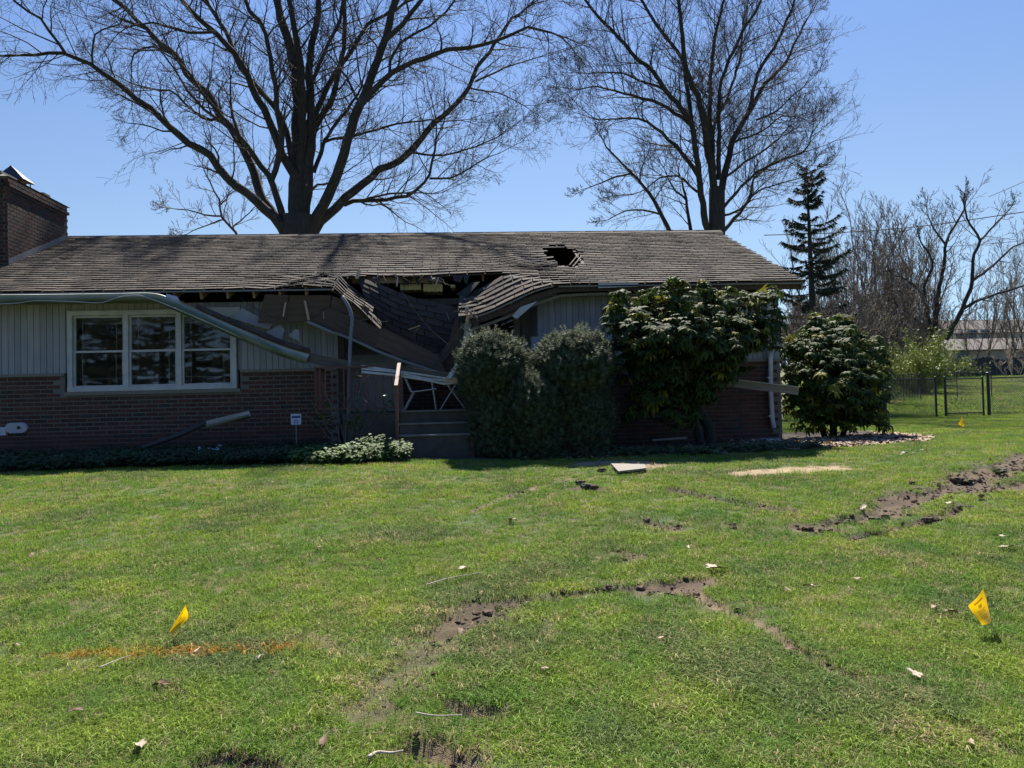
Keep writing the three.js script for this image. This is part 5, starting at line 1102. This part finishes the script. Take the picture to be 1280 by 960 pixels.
  const b2 = V(6.6, 0, -13.9); b2.y = slope(6.6, -13.9);
  const g2 = bush('corner_rhododendron', 'rounded rhododendron filling the corner beyond the white downspout', b2, [
    lobe(1040, 440, -14.2, 46, 0.14), lobe(1005, 450, -14.0, 36, 0.14), lobe(1070, 455, -14.2, 38, 0.14), lobe(1035, 425, -14.5, 38, 0.14), lobe(1040, 480, -13.6, 58, 0.14), lobe(1005, 490, -13.7, 34, 0.14), lobe(1080, 490, -14.0, 32, 0.14), lobe(1030, 510, -13.6, 46, 0.14), lobe(1080, 512, -13.9, 28, 0.14), lobe(1022, 402, -14.4, 15, 0.14), lobe(1056, 404, -14.3, 13, 0.14), lobe(1092, 430, -14.2, 14, 0.14), lobe(985, 428, -14.0, 14, 0.14), lobe(1100, 470, -14.0, 14, 0.14), lobe(1102, 525, -13.8, 14, 0.14),
  ], 40, 0.92, (c) => V(6.6, 1.2, -14).lerp(c, 0.3));
  const w2 = new MB(); for (let k = 0; k < 6; k++) { const a = k * 1.05; w2.tube([b2.clone().add(V(Math.cos(a) * 0.15, -0.05, Math.sin(a) * 0.15)), b2.clone().add(V(Math.cos(a) * 0.35, 0.6, Math.sin(a) * 0.35)), b2.clone().add(V(Math.cos(a) * 0.6, 1.3, Math.sin(a) * 0.5))], [0.05, 0.04, 0.02], 6); }
  w2.build('trunk', M.bark, g2);
}
// ground ivy and low plants
{
  const R = seeded(101), sprig = new MB();
  for (let k = 0; k < 6; k++) { const a = R() * 6.283, h = 0.03 + 0.07 * R(), c = V(Math.cos(a) * 0.05 * R(), h, Math.sin(a) * 0.05 * R()), o = V(Math.cos(a), 0.25 * (R() - 0.3), Math.sin(a)).multiplyScalar(0.028 + 0.02 * R()), s = V(-Math.sin(a), 0.2 * (R() - 0.5), Math.cos(a)).multiplyScalar(0.018); const p = [c, c.clone().addScaledVector(o, 0.5).add(s), c.clone().addScaledVector(o, 1.2).add(V(0, -0.008, 0)), c.clone().addScaledVector(o, 0.5).sub(s)]; const i = sprig.n; p.forEach((q) => sprig.v(q)); sprig.i.push(i, i + 1, i + 2, i, i + 2, i + 3); }
  const geo = sprig.geometry(), mat = foliage(0.65, 0.35, 0.25);
  const fill = (name, label, n, pick, tone) => { const l = []; while (n-- > 0) { const p = pick(); if (!p) continue; const f = 0.65 + 0.7 * R(); l.push([p, aim(V((R() - 0.5) * 0.8, 1, (R() - 0.5) * 0.8 + 0.2), R), 0.8 + 0.7 * R(), tone[0] * f, tone[1] * f, tone[2] * f]); } const im = scatter(geo, mat, l, name); im.userData.label = label; im.userData.category = 'plants'; scene.add(im); };
  fill('ground_ivy', 'dark green ivy covering the bed below the big window', 9000, () => { const x = -8.5 + 6.6 * R(), z = lerp(bedEdge(x) + 0.06, -13.4, R()); const h = 0.18 * Math.max(0, 0.3 + fbm(x * 1.5, z * 2, 3)) + 0.04; return V(x, slope(x, z) + h * R(), z); }, [0.04, 0.07, 0.022]);
  const A = onGround(388, 572), B = onGround(516, 566);
  fill('pachysandra', 'bright green low leafy plants at the lawn edge before the porch railing', 2300, () => { const t = R(), x = lerp(A.x, B.x, t), w = 0.28 * Math.sin(3.14 * (0.12 + 0.8 * t)) + 0.1, z = lerp(-11.4, -11.35, t) + (R() - 0.5) * 2 * w, h = (0.09 + 0.17 * t) * (1 - (Math.abs(z + 11.4) / 0.5) ** 2) * (0.8 + 0.5 * noise(x * 6, z * 6)); if (noise(x * 3.1, z * 3.7, 8) < -0.12 && R() < 0.8) return null; return V(x, slope(x, z) + Math.max(0.02, h * (1 + 1.3 * noise(x * 4, z * 4, 2))) * (0.2 + 0.8 * R()), z); }, [0.1, 0.165, 0.035]);
  fill('bed_weeds', 'scattered small weeds in the shaded bed before the shrubs', 700, () => { const x = 0.8 + 4.6 * R(), z = bedEdge(x) - 0.05 - 1.2 * R() * R(); return V(x, slope(x, z), z); }, [0.06, 0.09, 0.03]);
}
// thorny rose with bare canes
{
  const R = seeded(111), b = V(atZ(432, 545, -12.2).x, 0, -12.2); b.y = slope(b.x, b.z);
  const g = thing('rose_bush', 'straggling rose bush with bare canes and a few leaves before the railing', 'shrub', b), c = new MB(), l = [];
  const leaf = new MB(); for (let k = 0; k < 5; k++) { const a = k * 1.256 + R(), o = V(Math.cos(a), 0.3, Math.sin(a)).multiplyScalar(0.035), s = V(-Math.sin(a), 0, Math.cos(a)).multiplyScalar(0.012), z = V(0, 0, 0); leaf.quad(z, o.clone().multiplyScalar(0.5).add(s), o, o.clone().multiplyScalar(0.5).sub(s)); }
  const ends = [[402, 480], [385, 500], [412, 500], [446, 478], [455, 462], [470, 470], [490, 500], [478, 520], [505, 512], [500, 490], [420, 515], [395, 525], [460, 500], [440, 500], [378, 515]];
  for (const [x, y] of ends) {
    const e = atZ(x, y, -12.2 + (R() - 0.5) * 0.4), m = b.clone().lerp(e, 0.55).add(V((R() - 0.5) * 0.15, 0.15 + 0.1 * R(), (R() - 0.5) * 0.1)), cv = new THREE.QuadraticBezierCurve3(b.clone().add(V((R() - 0.5) * 0.2, 0, (R() - 0.5) * 0.2)), m, e), p = cv.getPoints(10);
    p.forEach((q, k) => { if (k) q.add(V((R() - 0.5) * 0.03, (R() - 0.5) * 0.03, (R() - 0.5) * 0.03)); });
    c.tube(p, p.map((_, k) => 0.008 - 0.0005 * k), 5, false);
    for (let k = 0; k < 6; k++) { const q = p[3 + Math.floor(R() * 7)], d = V(R() - 0.5, R() - 0.2, R() - 0.5).normalize().multiplyScalar(0.12 + 0.2 * R()); c.tube([q, q.clone().addScaledVector(d, 0.5).add(V(0, 0.02, 0)), q.clone().add(d)], [0.004, 0.003, 0.002], 4, false); if (R() < 0.4) for (let n = 0; n < 4; n++) l.push([q.clone().addScaledVector(d, 0.4 + 0.6 * R()), aim(V(R() - 0.5, 1, R() - 0.5), R), 0.8 + 0.6 * R(), 0.11, 0.16, 0.04]); }
  }
  for (const [x, y] of [[487, 498], [478, 515], [440, 522], [412, 515], [405, 525], [446, 530]]) for (let n = 0; n < 9; n++) l.push([atZ(x + (R() - 0.5) * 16, y + (R() - 0.5) * 16, -12.1 + (R() - 0.5) * 0.2), aim(V(R() - 0.5, 1, R() - 0.5), R), 0.8 + 0.7 * R(), 0.12, 0.17, 0.045]);
  c.build('cane', M.greyTwig, g, 'stuff'); scatter(leaf.geometry(), foliage(0.4, 0.3), l, 'leaves', g);
}
// spring-green shrub behind the fence
{
  const R = seeded(121), z = -38, b = V(atZ(1152, 500, z).x, 0, z); b.y = slope(b.x, z);
  const g = thing('spring_shrub', 'wispy yellow green shrub just leafing behind the black fence', 'shrub', b), st = new MB(), lf = new MB();
  for (let k = 0; k < 70; k++) {
    const a = R() * 6.283, sp = Math.sqrt(R()), d = V(Math.cos(a) * sp * 1.15, 0.75 + 0.5 * R(), Math.sin(a) * sp * 0.8), L = 3.0 * (0.7 + 0.4 * R()) / Math.max(1, 0.85 + 0.35 * sp), p = [];
    for (let s = 0; s <= 6; s++) { const t = s / 6; p.push(b.clone().add(V(Math.cos(a) * 0.3 * R(), 0, Math.sin(a) * 0.3)).addScaledVector(d, L * t).add(V(0, -0.35 * sp * L * t * t, 0))); }
    st.tube(p, [0.016, 0.013, 0.011, 0.009, 0.007, 0.005, 0.003], 4, false);
    for (let n = 0; n < 190; n++) { const t = 0.22 + 0.78 * R(), i = Math.min(5, Math.floor(t * 6)), c = p[i].clone().lerp(p[i + 1], t * 6 - i).add(V(R() - 0.5, R() - 0.5, R() - 0.5).multiplyScalar(0.42)), f = 0.75 + 0.5 * R(); lf.col = rgb(0.25 * f, 0.29 * f, 0.06 * f); const e = () => V(R() - 0.5, R() - 0.5, R() - 0.5).multiplyScalar(0.19); lf.tri(c, c.clone().add(e()), c.clone().add(e())); }
  }
  st.build('stem', M.greyBark, g, 'stuff'); const m = foliage(0.6, 0.3); m.vertexColors = true; lf.build('leaves', m, g, 'stuff');
}
// leaf litter in the bed at the right corner
{
  const R = seeded(131), fl = new MB();
  for (let k = 0; k < 4; k++) { const a = R() * 6.283, o = V(Math.cos(a), 0.4 * R(), Math.sin(a)).multiplyScalar(0.05), s = V(-Math.sin(a), 0.3 * R(), Math.cos(a)).multiplyScalar(0.022), c = V((R() - 0.5) * 0.06, 0.004 + 0.012 * R(), (R() - 0.5) * 0.06); fl.quad(c, c.clone().addScaledVector(o, 0.5).add(s), c.clone().add(o), c.clone().addScaledVector(o, 0.5).sub(s)); }
  const l = [];
  for (let k = 0; k < 5200; k++) { const r = R(), x = r < 0.6 ? 4.4 + 3.5 * R() : 0.7 + 5 * R(), z = bedEdge(x) - 0.04 - (r < 0.6 ? 1.9 : 1.4) * R(), f = 0.55 + 0.75 * R(), t = R(); if (!inBed(x, z)) continue; l.push([V(x, slope(x, z) + 0.004, z), aim(V((R() - 0.5) * 0.5, 1, (R() - 0.5) * 0.5), R), 0.6 + 0.8 * R(), lerp(0.3, 0.42, t) * f, lerp(0.2, 0.32, t) * f, lerp(0.13, 0.22, t) * f]); }
  const im = scatter(fl.geometry(), std(rgb(1, 1, 1), 0.85), l, 'leaf_litter'); im.userData.label = 'brown fallen leaves covering the planting bed at the house corner'; im.userData.category = 'leaf litter'; scene.add(im);
}
// ---------------------------------------------------------------- fence, neighbours, wires
{
  const Z = -24, f = thing('chain_link_fence', 'black chain link fence with line posts left of the gate', 'fence', V(atZ(1140, 515, Z).x, slope(13, Z), Z));
  const g = thing('fence_gate', 'black chain link gate hung between two posts', 'gate', V(atZ(1207, 522, Z).x, slope(15, Z), Z));
  const h = thing('side_fence', 'black chain link fence running right from the gate', 'fence', V(atZ(1270, 520, Z).x, slope(17, Z), Z));
  const post = (px, z, top, r, parent) => { const p = atZ(px, 500, z), y = slope(p.x, z); new MB().tube([V(p.x, y - 0.05, z), V(p.x, y + top, z)], r, 8).build('post', M.blackMetal, parent); const c = new THREE.Mesh(new THREE.SphereGeometry(r * 1.15, 8, 6), M.blackMetal); c.name = 'post_cap'; c.position.set(p.x, y + top, z); place(c, parent); return V(p.x, y, z); };
  function run(a, b, top, parent) {
    new MB().tube([a.clone().add(V(0, top - 0.03, 0)), b.clone().add(V(0, top - 0.03, 0))], 0.02, 7).build('top_rail', M.blackMetal, parent);
    const mb = new MB(), L = a.distanceTo(b), d = b.clone().sub(a).normalize(), H = top - 0.08, s = 0.075;
    for (let q = -H; q < L; q += s) for (const dir of [1, -1]) {
      let x0 = q, x1 = q + H, y0 = 0.03, y1 = 0.03 + H; if (dir < 0) [y0, y1] = [y1, y0];
      const k0 = clamp((0 - x0) / (x1 - x0), 0, 1), k1 = clamp((L - x0) / (x1 - x0), 0, 1); if (k1 - k0 < 0.01) continue;
      const P = (k) => a.clone().addScaledVector(d, lerp(x0, x1, k)).add(V(0, lerp(y0, y1, k), dir * 0.003)); mb.tube([P(k0), P(k1)], 0.005, 3, false);
    }
    mb.build('mesh_fabric', M.blackMetal, parent, 'stuff');
  }
  const a0 = post(1106, Z, 1.22, 0.055, f), a1 = post(1170, Z, 1.22, 0.035, f); run(a0, a1, 1.2, f);
  const b0 = post(1182, Z, 1.2, 0.04, g), b1 = post(1229, Z, 1.2, 0.03, g), b2 = post(1236, Z, 1.3, 0.05, g); run(b0, b1, 1.2, g); new MB().tube([b0.clone().add(V(0, 0.12, 0)), b1.clone().add(V(0, 0.12, 0))], 0.018, 7).build('bottom_rail', M.blackMetal, g);
  const c1 = post(1330, Z, 1.25, 0.035, h), c0 = b2.clone().add(V(0.06, 0, 0)); run(c0, c1, 1.2, h);
  // further run behind
  const k = thing('rear_fence', 'low dark fence with thin palings under the green shrub', 'fence', V(atZ(1140, 505, -33).x, slope(16, -33), -33));
  const zA = -33, pts = [1108, 1130, 1151, 1197, 1240].map((px) => post(px, zA, 1.15, 0.025, k));
  for (let i = 0; i + 1 < pts.length; i++) { new MB().tube([pts[i].clone().add(V(0, 1.1, 0)), pts[i + 1].clone().add(V(0, 1.1, 0))], 0.018, 6).build('rail', M.blackMetal, k); const n = Math.round(pts[i].distanceTo(pts[i + 1]) / 0.13); if (i < 2) for (let j = 1; j < n; j++) { const p = pts[i].clone().lerp(pts[i + 1], j / n); new MB().box(p.x - 0.012, p.x + 0.012, p.y + 0.02, p.y + 1.09, zA - 0.01, zA + 0.01).build('paling', M.blackMetal, k); } }
}
{
  // board fence far up the slope
  const Z = -60, x0 = atZ(1190, 465, Z).x, x1 = atZ(1420, 465, Z).x, f = thing('board_fence', 'dark blue grey board fence below the neighbouring house', 'fence', V((x0 + x1) / 2, slope(20, Z), Z)), mat = [0.032, 0.045].map((q) => std(rgb(q, q * 1.15, q * 1.5), 0.85, again(T.wood, 1))), R = seeded(5);
  for (let x = x0; x < x1; x += 0.3) { const y = slope(x, Z), h = 1.35 + 0.1 * Math.sin(x * 2.2) + 0.05 * R(), m = new MB(); m.box(x, x + 0.275, y, y + h - 0.06, Z - 0.03, Z); m.hexa([V(x, y + h - 0.06, Z), V(x + 0.275, y + h - 0.06, Z), V(x + 0.2, y + h, Z), V(x + 0.07, y + h, Z), V(x, y + h - 0.06, Z - 0.03), V(x + 0.275, y + h - 0.06, Z - 0.03), V(x + 0.2, y + h, Z - 0.03), V(x + 0.07, y + h, Z - 0.03)]); m.build('board', mat[Math.floor(R() * 2)], f); }
}
{
  const wall = std(rgb(0.38, 0.33, 0.27), 0.8, again(T.blotch, 0.2)), white = std(rgb(0.46, 0.46, 0.47), 0.8, again(T.blotch, 0.2)), roofM = std(rgb(0.15, 0.13, 0.115), 0.95, again(T.granule, 0.6)), dark = std(rgb(0.03, 0.035, 0.04), 0.2);
  function far(name, label, px0, px1, ye, yr, yb, Z, wm, depth, wins) {
    const e0 = atZ(px0, ye, Z), e1 = atZ(px1, ye, Z), r = atZ(px0, yr, Z - depth / 2), y0 = Math.min(slope(e0.x, Z), slope(e1.x, Z)) - 0.3, E = e0.y, Rr = r.y, g = thing(name, label, 'house', V((e0.x + e1.x) / 2, slope(e0.x, Z), Z));
    const x0 = e0.x + 0.4, x1 = e1.x, w = new MB(); w.box(x0, x1, y0, E, Z - depth, Z - 0.4);
    w.hexa([V(x0, E, Z - 0.4), V(x0 + 0.2, E, Z - 0.4), V(x0 + 0.2, Rr - 0.15, Z - depth / 2 + 0.01), V(x0, Rr - 0.15, Z - depth / 2 + 0.01), V(x0, E, Z - depth), V(x0 + 0.2, E, Z - depth), V(x0 + 0.2, Rr - 0.15, Z - depth / 2 - 0.01), V(x0, Rr - 0.15, Z - depth / 2 - 0.01)]);
    w.build('wall', wm, g);
    const rf = new MB(); rf.slab(V(e0.x, E - 0.05, Z), V(x1 + 0.4, E - 0.05, Z), V(x1 + 0.4, Rr, Z - depth / 2), V(e0.x, Rr, Z - depth / 2), 0.15); rf.slab(V(x1 + 0.4, E - 0.05, Z - depth), V(e0.x, E - 0.05, Z - depth), V(e0.x, Rr, Z - depth / 2), V(x1 + 0.4, Rr, Z - depth / 2), 0.15);
    rf.build('roof', roofM, g);
    for (const [px, py, ww, hh] of wins) { const c = atZ(px, py, Z - 0.4), m = new MB(); m.box(c.x - ww / 2 - 0.12, c.x + ww / 2 + 0.12, c.y - hh / 2 - 0.12, c.y + hh / 2 + 0.12, Z - 0.41, Z - 0.36); const wi = m.build('window', white, g); new MB().box(c.x - ww / 2, c.x + ww / 2, c.y - hh / 2, c.y + hh / 2, Z - 0.42, Z - 0.345).build('pane', dark, wi); }
  }
  far('neighbour_house', 'low beige neighbouring house with brown roof above the board fence', 1188, 1420, 437, 424, 470, -76, wall, 9, [[1203, 447, 1.2, 1.2], [1290, 448, 1.5, 1.1]]);
  far('neighbour_house', 'white neighbouring house standing behind the low beige house', 1192, 1420, 416, 401, 430, -100, white, 11, [[1199, 421, 0.9, 1.1], [1216, 420, 1.1, 1.4], [1232, 420, 1.1, 1.4]]);
}
{
  const wire = std(rgb(0.02, 0.02, 0.02), 0.6), p = V(46, slope(46, -52) - 0.2, -52), pole = thing('utility_pole', 'wooden utility pole carrying the wires at the right', 'pole', p);
  const lines = [[[955, 294], [1045, 291], [1150, 283], [1280, 265], -50], [[1236, 246], [1255, 238], [1280, 227], [1310, 212], -50], [[1100, 402], [1170, 401], [1230, 400], [1290, 397], -52], [[1090, 411], [1170, 412], [1230, 412], [1290, 411], -52], [[1090, 312], [1150, 310], [1220, 306], [1290, 300], -55]];
  const labels = ['dark overhead wire crossing the sky before the conifer and bare trees', 'thin overhead wire climbing at the right above the bare trees', 'upper of two low wires before the white neighbouring house', 'lower of two low wires before the white neighbouring house', 'faint overhead wire passing behind the three stemmed bare tree'];
  lines.forEach((l, k) => { const z = l[4], q = l.slice(0, 4).map(([x, y]) => atZ(x, y, z)); q.push(V(46, q[3].y + (46 - q[3].x) * (q[3].y - q[2].y) / (q[3].x - q[2].x), z)); single(new MB().tube(new THREE.CatmullRomCurve3(q).getPoints(30), k === 0 ? 0.03 : 0.018, 5), 'overhead_wire', wire, labels[k], 'wire', q[4]); });
  new MB().tube([p, p.clone().add(V(0, 19, 0))], [0.2, 0.13], 10).build('pole_shaft', M.greyBark, pole);
  new MB().box(44.8, 47.2, p.y + 17, p.y + 17.2, -52.2, -51.9).build('crossarm', M.greywood, pole);
}
// ---------------------------------------------------------------- marker flags
{
  const R = seeded(141);
  function flagTex() {
    const c = document.createElement('canvas'); c.width = 256; c.height = 320; const x = c.getContext('2d');
    x.fillStyle = '#f5c400'; x.fillRect(0, 0, 256, 320); x.fillStyle = '#7a5a10'; for (const [X, Y, w, h] of [[66, 40, 124, 26], [104, 92, 50, 42], [60, 152, 136, 9], [72, 170, 112, 9], [60, 188, 136, 9], [66, 214, 124, 9], [60, 232, 136, 9], [80, 250, 96, 9]]) for (let k = 0; k < w; k += 13) x.fillRect(X + k, Y, 9, h);
    const t = new THREE.CanvasTexture(c); t.colorSpace = THREE.SRGBColorSpace; return t;
  }
  const mat = new THREE.MeshPhysicalMaterial({ color: rgb(0.95, 0.95, 0.95), map: flagTex(), roughness: 0.92, transmission: 0.6, thickness: 0, side: THREE.DoubleSide }), wireM = std(rgb(0.3, 0.3, 0.3), 0.4, null, { metalness: 0.7 });
  function flag(label, quad, foot, bend) {                  // quad: four picture corners, order follows the printed cloth
    const b = onGround(...foot), z = b.z, g = thing('marker_flag', label, 'flag', b, 'yellow marker flags on the lawn'), [p0, p1, p2, p3] = quad.map(([x, y, dz]) => atZ(x, y, z + dz)), mb = new MB(), N = 8;
    for (let i = 0; i <= N; i++) for (let j = 0; j <= N; j++) { const u = i / N, v = j / N, p = p0.clone().lerp(p1, u).lerp(p3.clone().lerp(p2, u), v); p.z += bend * Math.sin(u * 3.14) * (0.5 + 0.5 * v) + 0.006 * Math.sin(v * 6 + u * 3); mb.v(p, u, 1 - v); if (i && j) { const A = (i - 1) * (N + 1) + j - 1; mb.i.push(A, A + N + 1, A + N + 2, A, A + N + 2, A + 1); } }
    mb.build('cloth', mat, g);
    new MB().tube([b.clone().add(V(0, -0.04, 0)), p3.clone().lerp(p0, 0.02), p0.clone()], 0.0013, 5).build('wire_stem', wireM, g);
  }
  const f1 = [1232, 792], f2 = [230, 800];
  flag('yellow marker flag by the torn ruts, printed cloth hanging open', [[1229, 735, 0.0], [1210, 757, 0.03], [1227, 781, 0.05], [1240, 776, 0.0]], f1, 0.012);
  flag('yellow marker flag folded narrow above the orange paint line', [[233, 754, 0], [212, 789, 0.05], [214, 794, 0.07], [236, 772, 0.0]], f2, -0.03);
  flag('small yellow marker flag near the black fence gate', [[1202, 520, 0], [1198, 530, 0.05], [1204, 534, 0.05], [1205, 526, 0]], [1203, 536], 0.02);
}
// ---------------------------------------------------------------- clods, leaves, sticks
{
  const R = seeded(151);
  const lump = (r, sq, seed) => { const g = new THREE.IcosahedronGeometry(r, 3), p = g.attributes.position; for (let i = 0; i < p.count; i++) { const v = V(p.getX(i), p.getY(i), p.getZ(i)), n = v.clone().normalize(); v.multiplyScalar(1 + 0.45 * noise(n.x * 1.6 + seed, n.y * 1.6, n.z * 1.6) + 0.28 * noise(n.x * 5 + seed, n.y * 5, n.z * 5)); p.setXYZ(i, v.x, v.y * sq, v.z); } g.computeVertexNormals(); return g; };
  const soil = std(rgb(0.085, 0.054, 0.034), 1, null), soil2 = std(rgb(0.13, 0.088, 0.056), 1, null), turf = std(rgb(0.075, 0.07, 0.035), 1, null);
  const forms = [lump(0.1, 0.6, 1), lump(0.1, 0.75, 5), lump(0.1, 0.5, 9), lump(0.1, 0.65, 14)];
  const spots = [[726, 606, 0.85], [733, 612, 1.1], [742, 613, 0.9], [752, 590, 0.85], [1197, 600, 1.2], [1208, 601, 0.9], [1204, 633, 1.0], [1172, 646, 0.8], [1160, 650, 0.9], [1150, 653, 0.7], [1070, 672, 0.8], [1078, 673, 0.6], [1095, 648, 1.0], [1062, 650, 0.8], [1105, 642, 0.7], [1222, 598, 0.8], [1250, 590, 1.1], [1035, 664, 0.7], [1010, 661, 0.8], [905, 627, 0.6], [930, 632, 0.8], [955, 636, 0.8], [970, 638, 0.6], [845, 616, 0.5], [808, 652, 0.5], [916, 660, 0.55], [800, 733, 0.5], [815, 741, 0.5], [835, 743, 0.45], [610, 766, 0.5], [640, 757, 0.4], [1165, 690, 0.5], [1240, 805, 0.0], [1245, 700, 0.55], [596, 768, 0.4], [858, 746, 0.4], [870, 740, 0.4], [1140, 606, 0.5]];
  for (const [x, y, s] of spots) { if (!s) continue; const p = onGround(x, y), m = new THREE.Mesh(forms[Math.floor(R() * 4)], [soil, soil, soil2, turf][Math.floor(R() * 4)]); m.name = numbered('earth_clod'); m.position.set(p.x, ground(p.x, p.z) + 0.02 * s, p.z); m.scale.set(s * 0.6, s * 0.55, s * 0.6); m.rotation.y = R() * 6; m.userData = { label: 'dark clod of torn up earth lying on the lawn by the ruts', category: 'clod', group: 'earth clods on the lawn' }; scene.add(m); }
  const l = [];
  for (const m of marks) { if (m.tone > 1 || m.depth < 0.01) continue; const n = Math.round(m.a.distanceTo(m.b) * (m.w > 0.05 ? 95 : 25)); for (let k = 0; k < n; k++) { const p = m.a.clone().lerp(m.b, R()), x = p.x + (R() - 0.5) * m.w * 3, z = p.z + (R() - 0.5) * m.w * 3, f = 0.7 + 0.7 * R(); l.push([V(x, ground(x, z), z), aim(V(R() - 0.5, 1, R() - 0.5), R), 0.05 + 0.2 * R() * R(), 0.085 * f, 0.055 * f, 0.034 * f]); } }
  const im = scatter(lump(0.1, 0.7, 3), std(rgb(1, 1, 1), 1), l, 'soil_crumbs'); im.userData.label = 'loose crumbs of dark soil along the torn wheel ruts'; im.userData.category = 'soil'; scene.add(im);
  // fallen leaves
  function leafMesh(size, c, curl) {
    const mb = new MB(), N = 26, c0 = V(0, 0.004, 0); mb.col = c; const ph = R() * 6, r = (a) => size * (0.55 + 0.13 * Math.cos(a * 7 + ph) + 0.1 * Math.cos(a * 3 + ph * 2) + 0.12 * R()), i0 = mb.v(c0);
    for (let k = 0; k <= N; k++) { const a = (k / N) * 6.283, q = r(a) * 0.6; mb.v(V(Math.cos(a) * q * 1.5, 0.004 + curl * q * 0.9 * Math.sin(a) ** 2 + 0.25 * q * Math.sin(a * 2 + ph), Math.sin(a) * q * 0.75)); if (k) mb.i.push(i0, i0 + k, i0 + k + 1); }
    mb.tube([c0, V(-size * 0.9, 0.01, 0.01)], 0.0015, 4, false);
    return mb;
  }
  const lm = std(rgb(1, 1, 1), 0.75, null, { vertexColors: true });
  const leaves = [[895, 717, 0.13, 0, 'large pale curled dead leaf lying beside the torn turf arc'], [175, 941, 0.075, 0], [95, 899, 0.05, 1], [1145, 852, 0.07, 0], [685, 846, 0.05, 2], [398, 690, 0.06, 2], [1012, 740, 0.08, 0], [600, 749, 0.06, 2], [200, 866, 0.07, 1], [1190, 635, 0.09, 0], [988, 820, 0.05, 1], [985, 745, 0.05, 1], [1080, 640, 0.08, 0], [1260, 690, 0.1, 0], [1248, 676, 0.08, 0], [1130, 570, 0.1, 0], [1155, 566, 0.1, 2], [1214, 940, 0.05, 2], [576, 797, 0.05, 1], [1225, 625, 0.1, 2], [640, 655, 0.08, 2], [860, 690, 0.05, 0], [405, 938, 0.05, 1], [325, 830, 0.04, 0], [20, 815, 0.05, 0], [40, 700, 0.06, 1], [580, 716, 0.07, 0], [1235, 756, 0.06, 2], [1190, 772, 0.07, 0], [1168, 766, 0.06, 2], [1070, 730, 0.05, 2], [830, 805, 0.05, 2]];
  const tones = [rgb(0.36, 0.28, 0.21), rgb(0.16, 0.085, 0.05), rgb(0.27, 0.18, 0.12)];
  for (const [x, y, s, k, lab] of leaves) { const p = onGround(x, y), m = leafMesh(s, tones[k], 0.15 + 0.35 * R()).build(numbered('fallen_leaf'), lm); m.position.set(p.x, ground(p.x, p.z) + 0.032, p.z); m.rotation.set((R() - 0.5) * 0.5, R() * 6.28, (R() - 0.5) * 0.5); m.userData = { label: lab ?? 'curled dead leaf lying on the lawn grass', category: 'leaf' }; if (!lab) m.userData.group = 'dead leaves on the lawn'; scene.add(m); }
  // sticks
  const stick = (pts, r, label, pale) => { const q = pts.map(([x, y]) => { const p = onGround(x, y); p.y = ground(p.x, p.z) + 0.035; return p; }); single(new MB().tube(new THREE.CatmullRomCurve3(q).getPoints(14), Array.from({ length: 15 }, (_, k) => r * (1 - 0.04 * k)), 6), 'fallen_stick', pale ? std(rgb(0.45, 0.37, 0.3), 0.85) : M.greyTwig, label, 'stick', q[0]); };
  stick([[461, 960], [472, 953], [490, 951], [504, 953]], 0.008, 'pale crooked stick at the edge of the bare earth hole', true);
  stick([[520, 903], [545, 905], [578, 904]], 0.004, 'thin straight twig lying below the hole in the turf', true);
  stick([[534, 738], [560, 730], [604, 722]], 0.004, 'thin pale twig lying left of the torn turf arc', true);
  stick([[125, 843], [145, 836], [163, 828]], 0.004, 'thin pale twig below the orange paint line', true);
  stick([[243, 825], [250, 818]], 0.005, 'short pale stick crossing the orange paint line', true);
  stick([[400, 937], [412, 926]], 0.004, 'short twig left of the bare earth hole', false);
  stick([[745, 583], [752, 577], [758, 568]], 0.008, 'broken root stub standing in the bare sand patch', false);
}
// ---------------------------------------------------------------- finish
scene.traverse((o) => { if (o.isMesh) { o.castShadow = true; o.receiveShadow = true; } });
renderer.render(scene, camera);
